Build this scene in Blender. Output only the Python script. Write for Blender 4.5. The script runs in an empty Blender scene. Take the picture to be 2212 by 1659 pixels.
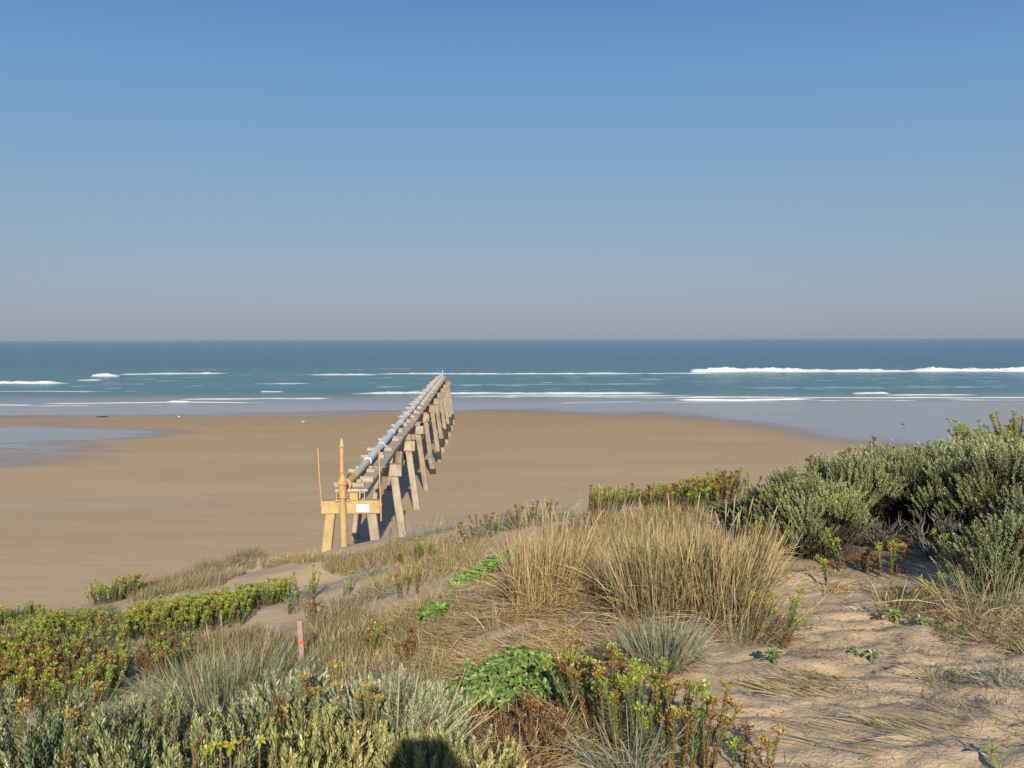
import bpy, bmesh, math, random
import numpy as np
from mathutils import Matrix, Vector

rng = np.random.default_rng(11)
random.seed(11)
scene = bpy.context.scene
COL = scene.collection
H = 10.4                     # eye height above the sea
FPX = 2171.0                 # focal length, in units of a 2212 px wide picture
PITCH = math.radians(2.50)
ROLL = math.radians(-0.14)
SUN_EL = math.radians(21.8)
SUN_HEAD = math.radians(5.2)  # light travels this far left of straight ahead

# ------------------------------------------------------------------ camera
cam_data = bpy.data.cameras.new("camera")
cam = bpy.data.objects.new("camera", cam_data)
COL.objects.link(cam)
R_CAM = Matrix.Rotation(math.pi / 2 - PITCH, 3, 'X') @ Matrix.Rotation(ROLL, 3, 'Z')
cam.matrix_world = Matrix.Translation((0, 0, H)) @ R_CAM.to_4x4()
cam_data.sensor_width = 36
cam_data.lens = 36 * FPX / 2212
cam_data.clip_start = 0.1
cam_data.clip_end = 60000
scene.camera = cam
RC = np.array(R_CAM)


def ray(u, v):
    d = RC @ np.array([(u - 1106) / FPX, -(v - 829.5) / FPX, -1.0])
    return d / d[1]           # per metre of distance straight ahead


def at(u, v, D):
    d = ray(u, v)
    return np.array([0, 0, H]) + d * D


# ------------------------------------------------------------------ noise
def _hash(ix, iy, seed):
    n = (ix.astype(np.int64) * 374761393 + iy.astype(np.int64) * 668265263 + seed * 974711) & 0x7fffffff
    n = ((n ^ (n >> 13)) * 1274126177) & 0x7fffffff
    n = (n ^ (n >> 16)) & 0xffffff
    return n / float(0xffffff)


def vnoise(x, y, seed=0):
    x = np.asarray(x, float); y = np.asarray(y, float)
    ix = np.floor(x); iy = np.floor(y)
    fx = x - ix; fy = y - iy
    fx = fx * fx * fx * (fx * (fx * 6 - 15) + 10); fy = fy * fy * fy * (fy * (fy * 6 - 15) + 10)
    a = _hash(ix, iy, seed); b = _hash(ix + 1, iy, seed); c = _hash(ix, iy + 1, seed); d = _hash(ix + 1, iy + 1, seed)
    return (a + (b - a) * fx) * (1 - fy) + (c + (d - c) * fx) * fy


def fbm(x, y, seed=0, octv=4):
    t = 0; a = .5; s = 0
    for k in range(octv):
        t = t + a * vnoise(x * 2 ** k + 17.3 * k, y * 2 ** k - 9.1 * k, seed + k)
        s += a; a *= .5
    return t / s - .5          # about -.5 .. .5


def sstep(a, b, x):
    t = np.clip((x - a) / (b - a), 0, 1)
    return t * t * (3 - 2 * t)


# ------------------------------------------------------------------ mesh builder
class MB:
    def __init__(self):
        self.v = []; self.c = []; self.f = []; self.n = 0; self.m = []; self.sm = []

    def add(self, verts, faces, col=(.5, .5, .5), mat=0, smooth=False):
        verts = np.asarray(verts, float).reshape(-1, 3)
        col = np.asarray(col, float)
        if col.ndim == 1:
            col = np.tile(col[:3], (len(verts), 1))
        self.v.append(verts); self.c.append(col)
        if isinstance(faces, np.ndarray):
            faces = [faces]
        else:
            byk = {}
            for f in faces:
                byk.setdefault(len(f), []).append(f)
            faces = [np.array(x) for x in byk.values()]
        for f in faces:
            self.f.append(f + self.n); self.m.append(mat); self.sm.append(smooth)
        self.n += len(verts)

    def box(self, c, s, R=None, bev=.012, col=(.5, .5, .5), mat=0):
        bm = bmesh.new()
        bmesh.ops.create_cube(bm, size=1)
        for v in bm.verts:
            v.co = Vector((v.co.x * s[0], v.co.y * s[1], v.co.z * s[2]))
        if bev:
            bmesh.ops.bevel(bm, geom=bm.edges[:], offset=min(bev, min(s) * .3), segments=2, affect='EDGES', profile=.6)
        vs = np.array([v.co[:] for v in bm.verts]); bm.verts.index_update()
        fs = [[v.index for v in f.verts] for f in bm.faces]
        bm.free()
        if R is not None:
            vs = vs @ np.asarray(R).T
        self.add(vs + np.asarray(c, float), fs, col, mat)

    def loft(self, rings, caps=True, col=(.5, .5, .5), mat=0, smooth=False):
        n = len(rings[0]); k = len(rings)
        vs = np.concatenate([np.asarray(r, float) for r in rings])
        fs = []
        for i in range(k - 1):
            for j in range(n):
                a = i * n + j; b = i * n + (j + 1) % n
                fs.append([a, b, b + n, a + n])
        if caps and not smooth:
            fs.append(list(range(n))[::-1]); fs.append([(k - 1) * n + j for j in range(n)])
        if isinstance(col, list):
            col = np.repeat(np.asarray(col, float), n, axis=0)
        self.add(vs, fs, col, mat, smooth)
        if caps and smooth:        # end discs keep their own corners so that the sides shade cleanly
            c2 = col if not (isinstance(col, np.ndarray) and col.ndim == 2) else None
            self.add(vs[:n], [list(range(n))[::-1]], c2 if c2 is not None else col[:n], mat)
            self.add(vs[-n:], [list(range(n))], c2 if c2 is not None else col[-n:], mat)

    def tube(self, pts, rad, n=8, caps=True, col=(.5, .5, .5), mat=0, smooth=True, square=False):
        pts = np.asarray(pts, float)
        rad = np.broadcast_to(np.asarray(rad, float), (len(pts),))
        t = np.gradient(pts, axis=0)
        t /= np.linalg.norm(t, axis=1)[:, None] + 1e-9
        up = np.array([0, 0, 1.]) if abs(t[0, 2]) < .9 else np.array([1., 0, 0])
        rings = []
        ang = np.arange(n) / n * 2 * math.pi
        for p, d, r in zip(pts, t, rad):
            a = np.cross(up, d); a /= np.linalg.norm(a) + 1e-9
            b = np.cross(d, a)
            rings.append(p + r * (np.cos(ang)[:, None] * a + np.sin(ang)[:, None] * b))
        self.loft(rings, caps, col, mat, smooth)

    def lathe(self, prof, c=(0, 0, 0), n=16, col=(.5, .5, .5), mat=0, smooth=False):
        ang = np.arange(n) / n * 2 * math.pi
        rings = [np.stack([c[0] + r * np.cos(ang), c[1] + r * np.sin(ang), np.full(n, c[2] + z)], 1) for r, z in prof]
        self.loft(rings, True, col, mat, smooth)

    def build(self, name, mats, parent=None, link=True):
        me = bpy.data.meshes.new(name)
        V = np.concatenate(self.v); C = np.concatenate(self.c)
        me.vertices.add(len(V)); me.vertices.foreach_set("co", V.ravel().astype(np.float32))
        loops = np.concatenate([f.ravel() for f in self.f]).astype(np.int32)
        tot = np.concatenate([np.full(len(f), f.shape[1]) for f in self.f]).astype(np.int32)
        start = np.concatenate([[0], np.cumsum(tot)[:-1]]).astype(np.int32)
        me.loops.add(len(loops)); me.loops.foreach_set("vertex_index", loops)
        me.polygons.add(len(tot)); me.polygons.foreach_set("loop_start", start)
        me.polygons.foreach_set("material_index", np.concatenate([np.full(len(f), m) for f, m in zip(self.f, self.m)]).astype(np.int32))
        me.polygons.foreach_set("use_smooth", np.concatenate([np.full(len(f), s) for f, s in zip(self.f, self.sm)]).astype(bool))
        a = me.attributes.new("Col", 'FLOAT_COLOR', 'POINT')
        a.data.foreach_set("color", np.concatenate([C, np.ones((len(C), 1))], 1).ravel().astype(np.float32))
        me.update(calc_edges=True)
        for m in (mats if isinstance(mats, (list, tuple)) else [mats]):
            me.materials.append(m)
        ob = bpy.data.objects.new(name, me)
        COL.objects.link(ob)
        if parent is not None:
            ob.parent = parent
        return ob


def tag(o, label, cat, group=None, kind=None):
    if label: o["label"] = label
    if cat: o["category"] = cat
    if group: o["group"] = group
    if kind: o["kind"] = kind
    return o


def thing(name, loc, rz, label, cat, group=None):
    o = bpy.data.objects.new(name, None)
    COL.objects.link(o)
    o.location = loc; o.rotation_euler = (0, 0, rz)
    o.empty_display_size = .1
    return tag(o, label, cat, group)


def dup(root, loc, rz, sc, label, group=None):
    r = root.copy(); COL.objects.link(r)
    r.location = loc; r.rotation_euler = (0, 0, rz)
    r.scale = sc if hasattr(sc, '__len__') else (sc, sc, sc)
    r["label"] = label
    if group: r["group"] = group
    for ch in root.children:
        c = ch.copy(); COL.objects.link(c); c.parent = r
        for g in ch.children:
            d = g.copy(); COL.objects.link(d); d.parent = c
    return r


# ------------------------------------------------------------------ materials
def new_mat(name):
    m = bpy.data.materials.new(name); m.use_nodes = True
    nt = m.node_tree; nt.nodes.clear()
    out = nt.nodes.new('ShaderNodeOutputMaterial')
    return m, nt, out


def N(nt, typ, **kw):
    n = nt.nodes.new(typ)
    for k, v in kw.items():
        if k.startswith('i_'):
            key = k[2:].replace('_', ' ')
            n.inputs[int(key) if key.isdigit() else key].default_value = v
        else:
            setattr(n, k, v)
    return n


def noise(nt, scale, detail=4, rough=.55, vec=None, dist=0.0):
    n = N(nt, 'ShaderNodeTexNoise')
    n.inputs['Scale'].default_value = scale; n.inputs['Detail'].default_value = detail
    n.inputs['Roughness'].default_value = rough; n.inputs['Distortion'].default_value = dist
    if vec is not None:
        nt.links.new(vec, n.inputs['Vector'])
    return n


def ramp(nt, fac, stops):
    r = N(nt, 'ShaderNodeValToRGB')
    el = r.color_ramp.elements
    while len(el) < len(stops): el.new(.5)
    for e, (p, c) in zip(el, stops):
        e.position = p; e.color = (c[0], c[1], c[2], 1) if hasattr(c, '__len__') else (c, c, c, 1)
    nt.links.new(fac, r.inputs[0])
    return r


def mixc(nt, fac, a, b, mode='MIX'):
    m = N(nt, 'ShaderNodeMix', data_type='RGBA', blend_type=mode)
    for s, x in ((0, fac), (6, a), (7, b)):
        if hasattr(x, 'links'): nt.links.new(x, m.inputs[s])
        elif s == 0: m.inputs[0].default_value = x
        else: m.inputs[s].default_value = (x[0], x[1], x[2], 1)
    return m.outputs[2]


def math_n(nt, op, a, b=0.0, c=None):
    m = N(nt, 'ShaderNodeMath', operation=op)
    for s, x in ((0, a), (1, b), (2, c)):
        if x is None: continue
        if hasattr(x, 'links'): nt.links.new(x, m.inputs[s])
        else: m.inputs[s].default_value = x
    return m.outputs[0]


def bump(nt, hgt, dist, strength=1.0, normal=None):
    b = N(nt, 'ShaderNodeBump')
    b.inputs['Strength'].default_value = strength; b.inputs['Distance'].default_value = dist
    nt.links.new(hgt, b.inputs['Height'])
    if normal is not None: nt.links.new(normal, b.inputs['Normal'])
    return b.outputs[0]


def leaf_mat(name, trans=.25, gloss=.08, rough=.45):
    m, nt, out = new_mat(name)
    a = N(nt, 'ShaderNodeAttribute', attribute_name='Col')
    d = N(nt, 'ShaderNodeBsdfDiffuse'); t = N(nt, 'ShaderNodeBsdfTranslucent'); g = N(nt, 'ShaderNodeBsdfGlossy')
    g.inputs['Roughness'].default_value = rough; g.inputs['Color'].default_value = (.9, .95, .85, 1)
    nt.links.new(a.outputs['Color'], d.inputs[0]); nt.links.new(a.outputs['Color'], t.inputs[0])
    m1 = N(nt, 'ShaderNodeMixShader'); m1.inputs[0].default_value = trans
    nt.links.new(d.outputs[0], m1.inputs[1]); nt.links.new(t.outputs[0], m1.inputs[2])
    m2 = N(nt, 'ShaderNodeMixShader'); m2.inputs[0].default_value = gloss
    nt.links.new(m1.outputs[0], m2.inputs[1]); nt.links.new(g.outputs[0], m2.inputs[2])
    nt.links.new(m2.outputs[0], out.inputs[0])
    return m


def rough_mat(name, base, var=.25, rust=None, rust_amt=.5, scale=3.0, rough=.85, bumpd=.004, stain=(.12, .1, .08), stain_amt=.35, use_attr=False):
    """weathered solid: mottled base, run-down stains, fine grain"""
    m, nt, out = new_mat(name)
    p = N(nt, 'ShaderNodeBsdfPrincipled'); p.inputs['Roughness'].default_value = rough
    tc = N(nt, 'ShaderNodeTexCoord')
    big = noise(nt, scale, 5, .6, tc.outputs['Object'])
    fine = noise(nt, scale * 14, 4, .65, tc.outputs['Object'])
    b = np.array(base)
    if use_attr:
        base_s = N(nt, 'ShaderNodeAttribute', attribute_name='Col').outputs['Color']
        r1 = ramp(nt, big.outputs[0], [(.3, 1 - var), (.7, 1 + var * .6)])
        c = mixc(nt, 1.0, base_s, r1.outputs[0], 'MULTIPLY')
    else:
        c = ramp(nt, big.outputs[0], [(.3, tuple(b * (1 - var))), (.55, tuple(b)), (.72, tuple(np.minimum(b * (1 + var * .5), .9)))]).outputs[0]
    fr = ramp(nt, fine.outputs[0], [(.3, .8), (.7, 1.12)])
    c = mixc(nt, 1.0, c, fr.outputs[0], 'MULTIPLY')
    mp = N(nt, 'ShaderNodeMapping'); mp.inputs['Scale'].default_value = (1, 1, .16)
    nt.links.new(tc.outputs['Object'], mp.inputs[0])
    st = noise(nt, scale * 3.2, 4, .6, mp.outputs[0])
    sf = ramp(nt, st.outputs[0], [(.52, 0.), (.7, stain_amt)])
    c = mixc(nt, sf.outputs[0], c, stain)
    if rust is not None:
        rn = noise(nt, scale * 2.3, 6, .7, tc.outputs['Object'], .4)
        rf = ramp(nt, rn.outputs[0], [(.55, 0.), (.66, rust_amt)])
        c = mixc(nt, rf.outputs[0], c, rust)
    nt.links.new(c, p.inputs['Base Color'])
    nt.links.new(bump(nt, fine.outputs[0], bumpd), p.inputs['Normal'])
    nt.links.new(p.outputs[0], out.inputs[0])
    return m


M_LEAF = leaf_mat("leaf")
M_SAGE = leaf_mat("sage_leaf", .15, .06, .5)
M_FLESHY = leaf_mat("fleshy_leaf", .28, .04, .45)
M_GRASS = leaf_mat("grass_blade", .3, .02, .5)
M_WOODY = leaf_mat("twig_bark", .0, .03, .6)
M_CONC = rough_mat("weathered_concrete", (.37, .31, .225), .32, None, 0, 2.0, .9, .006, (.13, .105, .075), .65)
M_CONC_B = rough_mat("brown_weathered_concrete", (.30, .235, .165), .35, (.2, .12, .07), .4, 2.4, .92, .008, (.10, .075, .05), .7)
M_DECK = rough_mat("deck_timber", (.46, .39, .30), .3, (.2, .13, .09), .3, 4.0, .9, .006, (.1, .09, .07), .45)
M_SLEEP = rough_mat("sleeper_timber", (.40, .34, .265), .3, (.24, .15, .11), .4, 5.0, .9, .006, (.08, .06, .05), .4)
M_YEL = rough_mat("yellow_paint", (.52, .325, .115), .28, (.36, .17, .07), .75, 4.0, .6, .003, (.30, .18, .08), .6)
M_YELC = rough_mat("yellow_stained_concrete", (.46, .325, .14), .25, (.36, .31, .22), .7, 2.2, .8, .005, (.3, .22, .12), .4)
M_RUST = rough_mat("rusty_tan_steel", (.55, .3, .14), .25, (.3, .13, .07), .6, 6.0, .7, .002, (.3, .18, .1), .4)
M_PIPE = rough_mat("grey_pipe_paint", (.72, .75, .74), .08, (.6, .58, .5), .3, 1.6, .45, .002, (.5, .5, .46), .3)
M_PIPE_Y = rough_mat("yellowed_pipe_paint", (.68, .62, .38), .15, (.6, .6, .54), .5, 2.5, .5, .002, (.45, .40, .25), .3)
M_COLLAR = rough_mat("pale_collar_paint", (.72, .73, .68), .12, (.6, .52, .3), .5, 4.0, .5, .002, (.3, .3, .25), .3)
M_MUSSEL = rough_mat("mussel_crust", (.035, .03, .028), .5, (.07, .06, .045), .5, 9.0, .7, .03, (.02, .02, .02), .5)
M_SIGN = rough_mat("white_sign", (.66, .66, .66), .05, None, 0, 3.0, .4, .0005, (.6, .58, .52), .2)
M_INK = rough_mat("grey_ink", (.10, .105, .13), .1, None, 0, 3.0, .5, .0003, (.3, .3, .3), .1)
M_HOLE = rough_mat("dark_bolt", (.06, .045, .03), .2, None, 0, 9.0, .6, .002)
M_STAKE = rough_mat("grey_stake_timber", (.33, .24, .19), .25, (.26, .14, .12), .5, 12.0, .9, .004, (.2, .15, .13), .4)
M_MARK = rough_mat("orange_paint", (.85, .09, .015), .12, None, 0, 14.0, .5, .001, (.6, .1, .05), .3)
M_BIRD = rough_mat("plumage", (.7, .7, .7), .06, None, 0, 9.0, .7, .001, (.3, .3, .3), .05, use_attr=True)
M_WEED = rough_mat("dark_seaweed", (.05, .035, .02), .4, None, 0, 9.0, .6, .01)
SKY_AIR, SKY_DUST, SKY_OZ, SKY_STR, SUN_STR, EXPO = 1.0, 1.0, 2.0, .10, 4.6, 0.55
HAZE = 5e-5

# ------------------------------------------------------------------ ground shapes
_BY = np.array([-400, 20, 38.6, 47, 56, 65, 74, 83, 93, 109, 117, 165, 200, 300, 2000, 30000])
_BZ = np.array([3.4, 3.2, 2.75, 2.4, 2.0, 1.73, 1.42, 1.18, .88, .68, .57, 0.0, -.5, -3, -25, -30])


def beach_z(x, y):
    z = np.interp(y, _BY, _BZ)
    z = z + .10 * fbm(np.asarray(x) / 22., np.asarray(y) / 14., 5, 3) * sstep(40, 100, y)
    return z + .03 * fbm(np.asarray(x) / 3., np.asarray(y) / 3., 6, 3)


# dune surface through surveyed points: (u, v, distance) seen from the camera, or plain world points
_ctrl = [at(*p) for p in [
    (-350, 1310, 19), (0, 1322, 18), (150, 1332, 17.5), (250, 1283, 20), (400, 1222, 22), (540, 1186, 22.4), (700, 1204, 22.3),
    (860, 1178, 21), (1000, 1136, 19), (1150, 1092, 17), (1270, 1100, 16), (1400, 1105, 15.5), (1600, 1085, 14.5),
    (1800, 1040, 14.5), (2000, 1000, 14.5), (2212, 965, 14.2), (2600, 960, 14),
    (1650, 1200, 9.5), (1900, 1500, 5.2), (1700, 1659, 4.05), (2212, 1659, 3.95), (2212, 1450, 5.5), (2212, 1310, 7.2),
    (1950, 1230, 8.8), (1450, 1460, 5.6), (1250, 1320, 8), (1600, 1340, 7.4), (1450, 1310, 8.2), (1350, 1180, 12), (1560, 1170, 11.5),
    (1100, 1260, 10.3), (1100, 1490, 5.6), (1250, 1650, 4.25), (650, 1450, 9.5), (850, 1340, 11.5), (950, 1460, 7.3), (800, 1245, 16),
    (640, 1335, 13.3), (500, 1290, 16.5), (530, 1252, 21.0), (450, 1375, 13), (300, 1390, 12.5), (150, 1500, 10.3), (0, 1490, 10.8),
    (0, 1395, 14), (230, 1310, 17), (80, 1360, 15.5), (1000, 1190, 15), (920, 1230, 14.5), (700, 1275, 17)]]
_ctrl += [np.array((x, y, H - d)) for x, y, d in [
    (-1, 3.5, 2.0), (-2.5, 4, 2.35), (-1.6, 6, 2.6), (-.6, 4.6, 1.95), (0, 0, 1.66), (3, 0, 1.62), (-4, 0, 2.1), (0, -10, 1.7), (9, 4, 1.5), (9, 9, 1.55),
    (10, -10, 1.6), (-15, -5, 3.4), (-17, 9, 4.3), (24, 10, 1.5), (24, -12, 1.6), (-30, -12, 3.5), (-30, 8, 4.5), (60, 0, 1.6), (-60, 0, 4.2),
    (60, -30, 1.6), (-60, -30, 4), (0, -30, 1.8), (60, 12, 1.8), (-60, 12, 4.8)]]
_edge = [(-1500, 1310, 18), (-900, 1310, 18.5), (-350, 1310, 19), (0, 1322, 18), (250, 1283, 20), (400, 1222, 22), (540, 1192, 23), (700, 1208, 22.5),
         (860, 1178, 21), (1000, 1136, 19), (1150, 1092, 17), (1270, 1100, 16), (1400, 1105, 15.5), (1600, 1085, 14.5),
         (1800, 1040, 14.5), (2000, 1000, 14.5), (2212, 965, 14.2), (2600, 960, 14), (3400, 960, 14), (5000, 960, 14), (8000, 960, 14)]
for u, v, D in _edge:
    for k, dz in ((1.3, None), (5.5, -.2), (10, -.7), (18, -1.0), (32, -1.3)):
        e = at(u, v, D); q = at(u, v, D + k)
        if dz is None:
            z = e[2] - .75
        else:
            z = beach_z(q[0], q[1]) + dz
        _ctrl.append(np.array((q[0], q[1], float(z))))
_ctrl = np.array(_ctrl)


def _rbf_fit(P):
    d = np.linalg.norm(P[:, None, :2] - P[None, :, :2], axis=2)
    n = len(P)
    A = np.zeros((n + 3, n + 3)); A[:n, :n] = d + np.eye(n) * .02
    Q = np.c_[np.ones(n), P[:, :2]]
    A[:n, n:] = Q; A[n:, :n] = Q.T
    return np.linalg.solve(A, np.r_[P[:, 2], 0, 0, 0])


_W = _rbf_fit(_ctrl)


def dune_base(x, y):
    x = np.asarray(x, float); y = np.asarray(y, float)
    sh = x.shape; X = x.ravel(); Y = y.ravel(); out = np.empty(len(X))
    for i in range(0, len(X), 20000):
        s = slice(i, i + 20000)
        d = np.sqrt((X[s, None] - _ctrl[None, :, 0]) ** 2 + (Y[s, None] - _ctrl[None, :, 1]) ** 2 + .15)
        out[s] = d @ _W[:-3] + _W[-3] + X[s] * _W[-2] + Y[s] * _W[-1]
    return out.reshape(sh)


def path_mask(x, y):
    """trodden sand: the track on the right and bare pockets"""
    cx = np.interp(y, [0, 3, 4, 5.2, 7, 9.5, 12], [1.6, 1.7, 1.8, 1.95, 2.25, 2.5, 2.6])
    w = np.interp(y, [0, 3, 5, 7, 9.5, 12], [1.6, 1.4, 1.35, 1.0, .5, .2])
    return 1 - sstep(.7, 1.25, np.abs(x - cx) / w)


def dune_z(x, y):
    x = np.asarray(x, float); y = np.asarray(y, float)
    z = dune_base(x, y)
    z = z + .22 * fbm(x / 2.6, y / 2.6, 21, 3) * sstep(5, 10, y) + .05 * fbm(x / .7, y / .7, 22, 3)
    p = path_mask(x, y)
    dent = np.abs(fbm(x / .36 + 1.2 * fbm(x / .5, y / .5, 3, 2), y / .36 + 1.2 * fbm(x / .5, y / .5 + 7, 4, 2), 23, 3))
    z = z + p * (.105 * np.sqrt(dent + .02) - .03) + .014 * fbm(x / .16, y / .16, 24, 2)
    return z


_gx = np.concatenate([-np.geomspace(6, 70, 60)[::-1], np.arange(-5.9, 6.4, .045), np.geomspace(6.5, 70, 50)])
_gy = np.concatenate([np.arange(-32, 1, 1.2), np.arange(1.2, 11, .045), np.geomspace(11.06, 50, 170)])
_DX, _DY = np.meshgrid(_gx, _gy)
_DZ = dune_z(_DX, _DY)


def gz(x, y):
    """height of the dune sheet by bilinear look-up"""
    x = np.asarray(x, float); y = np.asarray(y, float)
    i = np.clip(np.searchsorted(_gx, x) - 1, 0, len(_gx) - 2); j = np.clip(np.searchsorted(_gy, y) - 1, 0, len(_gy) - 2)
    fx = (x - _gx[i]) / (_gx[i + 1] - _gx[i]); fy = (y - _gy[j]) / (_gy[j + 1] - _gy[j])
    return (_DZ[j, i] * (1 - fx) + _DZ[j, i + 1] * fx) * (1 - fy) + (_DZ[j + 1, i] * (1 - fx) + _DZ[j + 1, i + 1] * fx) * fy


_ts = np.concatenate([np.arange(2.2, 12, .04), np.arange(12, 30, .1)])


def hit(u, v):
    """the point of the dune seen at picture point (u, v)"""
    d = ray(u, v)
    zz = H + d[2] * _ts; g = gz(d[0] * _ts, _ts)
    k = np.argmax(zz < g)
    t = _ts[k] if (zz < g).any() else 25.
    if k > 0:
        a = zz[k - 1] - g[k - 1]; b = zz[k] - g[k]
        t = _ts[k - 1] + (_ts[k] - _ts[k - 1]) * a / (a - b + 1e-9)
    return np.array([d[0] * t, t, float(gz(d[0] * t, t))])


def grid_object(name, gx, gy, Z, mat, attrs, smooth=True):
    nx, ny = len(gx), len(gy)
    X, Y = np.meshgrid(gx, gy)
    me = bpy.data.meshes.new(name)
    V = np.stack([X.ravel(), Y.ravel(), Z.ravel()], 1)
    me.vertices.add(len(V)); me.vertices.foreach_set("co", V.ravel().astype(np.float32))
    j, i = np.meshgrid(np.arange(ny - 1), np.arange(nx - 1), indexing='ij')
    a = (j * nx + i).ravel()
    F = np.stack([a, a + 1, a + 1 + nx, a + nx], 1).astype(np.int32)
    me.loops.add(F.size); me.loops.foreach_set("vertex_index", F.ravel())
    me.polygons.add(len(F)); me.polygons.foreach_set("loop_start", np.arange(len(F), dtype=np.int32) * 4)
    me.polygons.foreach_set("use_smooth", np.full(len(F), smooth))
    for k, arr in attrs.items():
        at_ = me.attributes.new(k, 'FLOAT', 'POINT'); at_.data.foreach_set("value", arr.ravel().astype(np.float32))
    me.update(calc_edges=True)
    me.materials.append(mat)
    o = bpy.data.objects.new(name, me); COL.objects.link(o)
    o["kind"] = "structure"
    return o


def attr(nt, name):
    return N(nt, 'ShaderNodeAttribute', attribute_name=name).outputs['Fac']


# --- dune sand
m, nt, out = new_mat("dune_sand")
p = N(nt, 'ShaderNodeBsdfPrincipled'); p.inputs['Roughness'].default_value = .95; p.inputs['Specular IOR Level'].default_value = .15
tc = N(nt, 'ShaderNodeTexCoord'); V = tc.outputs['Object']
n1 = noise(nt, .9, 4, .6, V); n2 = noise(nt, 9, 5, .65, V); n3 = noise(nt, 420, 2, .6, V); n4 = noise(nt, 38, 4, .6, V)
c = ramp(nt, n1.outputs[0], [(.3, (.535, .395, .235)), (.7, (.635, .48, .295))]).outputs[0]
c = mixc(nt, ramp(nt, n2.outputs[0], [(.54, 0.), (.75, .4)]).outputs[0], c, (.34, .245, .155))
c = mixc(nt, 1.0, c, ramp(nt, n3.outputs[0], [(.3, .82), (.7, 1.14)]).outputs[0], 'MULTIPLY')
c = mixc(nt, attr(nt, 'litter'), c, (.19, .135, .08))  # shade under the shrubs put into the sand colour, with some patchy litter
nt.links.new(c, p.inputs['Base Color'])
b1 = bump(nt, n2.outputs[0], .022, .6); b2 = bump(nt, n4.outputs[0], .012, .7, b1); b3 = bump(nt, n3.outputs[0], .0015, .6, b2)
nt.links.new(b3, p.inputs['Normal']); nt.links.new(p.outputs[0], out.inputs[0])
M_DUNE = m


def litter_shade_mask(x, y):
    """painted shade on the sand under the shrubs, plus patchy litter between plants"""
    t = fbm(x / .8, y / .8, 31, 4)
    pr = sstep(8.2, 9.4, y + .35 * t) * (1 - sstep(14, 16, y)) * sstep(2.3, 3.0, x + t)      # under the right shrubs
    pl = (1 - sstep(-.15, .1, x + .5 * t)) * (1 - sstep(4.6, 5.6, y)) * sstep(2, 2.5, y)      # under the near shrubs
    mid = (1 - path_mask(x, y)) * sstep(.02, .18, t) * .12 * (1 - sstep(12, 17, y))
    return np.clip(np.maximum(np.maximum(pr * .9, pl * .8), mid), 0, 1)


dune = grid_object("dune", _gx, _gy, _DZ, M_DUNE, {'litter': litter_shade_mask(_DX, _DY)})
dune["label"] = "pale sand dune with a trodden track on the right"


# --- beach
def flat(u, v, d=9.6):
    r = ray(u, v)
    t = d / -r[2]
    for _ in range(4):
        t = (H - float(beach_z(r[0] * t, t))) / -r[2]
    return r[0] * t, t


_wb = np.array([flat(u, v) for u, v in [(-400, 912), (0, 905), (350, 897), (600, 893), (950, 888), (1200, 889), (1400, 896), (1550, 912), (1700, 935), (1900, 962), (2212, 990), (2600, 1020)]])
_pool = np.array([flat(u, v) for u, v in [(-500, 918), (0, 916), (150, 913), (330, 922), (375, 936), (300, 955), (190, 996), (0, 1016), (-500, 1060)]])


def poly_sd(x, y, P):
    """signed distance to a polygon, positive inside"""
    d = np.full(x.shape, 1e9); ins = np.zeros(x.shape, bool)
    for k in range(len(P)):
        a = P[k]; b = P[(k + 1) % len(P)]
        e = b - a; wx = x - a[0]; wy = y - a[1]
        t = np.clip((wx * e[0] + wy * e[1]) / (e @ e), 0, 1)
        d = np.minimum(d, (wx - t * e[0]) ** 2 + (wy - t * e[1]) ** 2)
        cnd = ((a[1] <= y) != (b[1] <= y)) & (x < (b[0] - a[0]) * (y - a[1]) / (b[1] - a[1] + 1e-12) + a[0])
        ins ^= cnd
    return np.where(ins, 1, -1) * np.sqrt(d)


bx_ = np.concatenate([-np.geomspace(121, 20000, 26)[::-1], np.arange(-120, 121, .5), np.geomspace(122, 20000, 26)])
by_ = np.concatenate([np.linspace(-400, 12, 20), np.arange(13, 200, .45), np.geomspace(201, 2500, 30)])
BX, BY = np.meshgrid(bx_, by_)
BZ = beach_z(BX, BY)
BZ = BZ - .8 * (1 - sstep(8, 16, BY)) * (np.abs(BX) < 65)
yb = np.interp(BX, _wb[:, 0], _wb[:, 1])
slope_soft = np.interp(BX, [-60, 0, 10, 25, 45], [4, 6, 12, 26, 34])
nz = fbm(BX / 11., BY / 9., 41, 4); nzf = fbm(BX / 4., BY / 3.2, 42, 4)
streak = fbm(BX / 26. + BY / 60., BY / 3.0, 46, 4)
s1 = (BY - yb) / slope_soft + (1.5 * nz + .9 * streak) * np.interp(BX, [-20, 10, 40], [1.5, .8, .45])
wet1 = sstep(-.9, .9, s1) ** np.interp(BX, [0, 30], [.8, 1.3])
sdp = poly_sd(BX, BY, _pool)
near_side = BY < 97
wet2 = sstep(-1.0, 1.0, (sdp / np.where(near_side, 9., 4.)) + 1.6 * nz + .8 * nzf + 3.2 * streak) * np.where(near_side, sstep(-.2, .9, sdp / 7. + 1.8 * streak + .4), 1)
bar = sstep(.02, .10, fbm(BX / 24., BY / 4.5, 44, 4) + .35 * streak) * (1 - sstep(128, 146, BY)) * (1 - sstep(-2, 6, BX))
film = sstep(.07, .13, streak + .5 * nz) * sstep(-14, -4, BY - yb) * (1 - sstep(2, 6, BX))       # thin tongues of water left on the bars
wet = np.clip(np.maximum(np.maximum(wet1 * (1 - .95 * bar), wet2), .9 * film * (BY > yb - 10)), 0, 1)
damp = np.clip(sstep(45, 150, BY) * .75 + .5 * np.clip(wet1 + wet2, 0, 1), 0, 1)
m, nt, out = new_mat("beach_sand")
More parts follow.
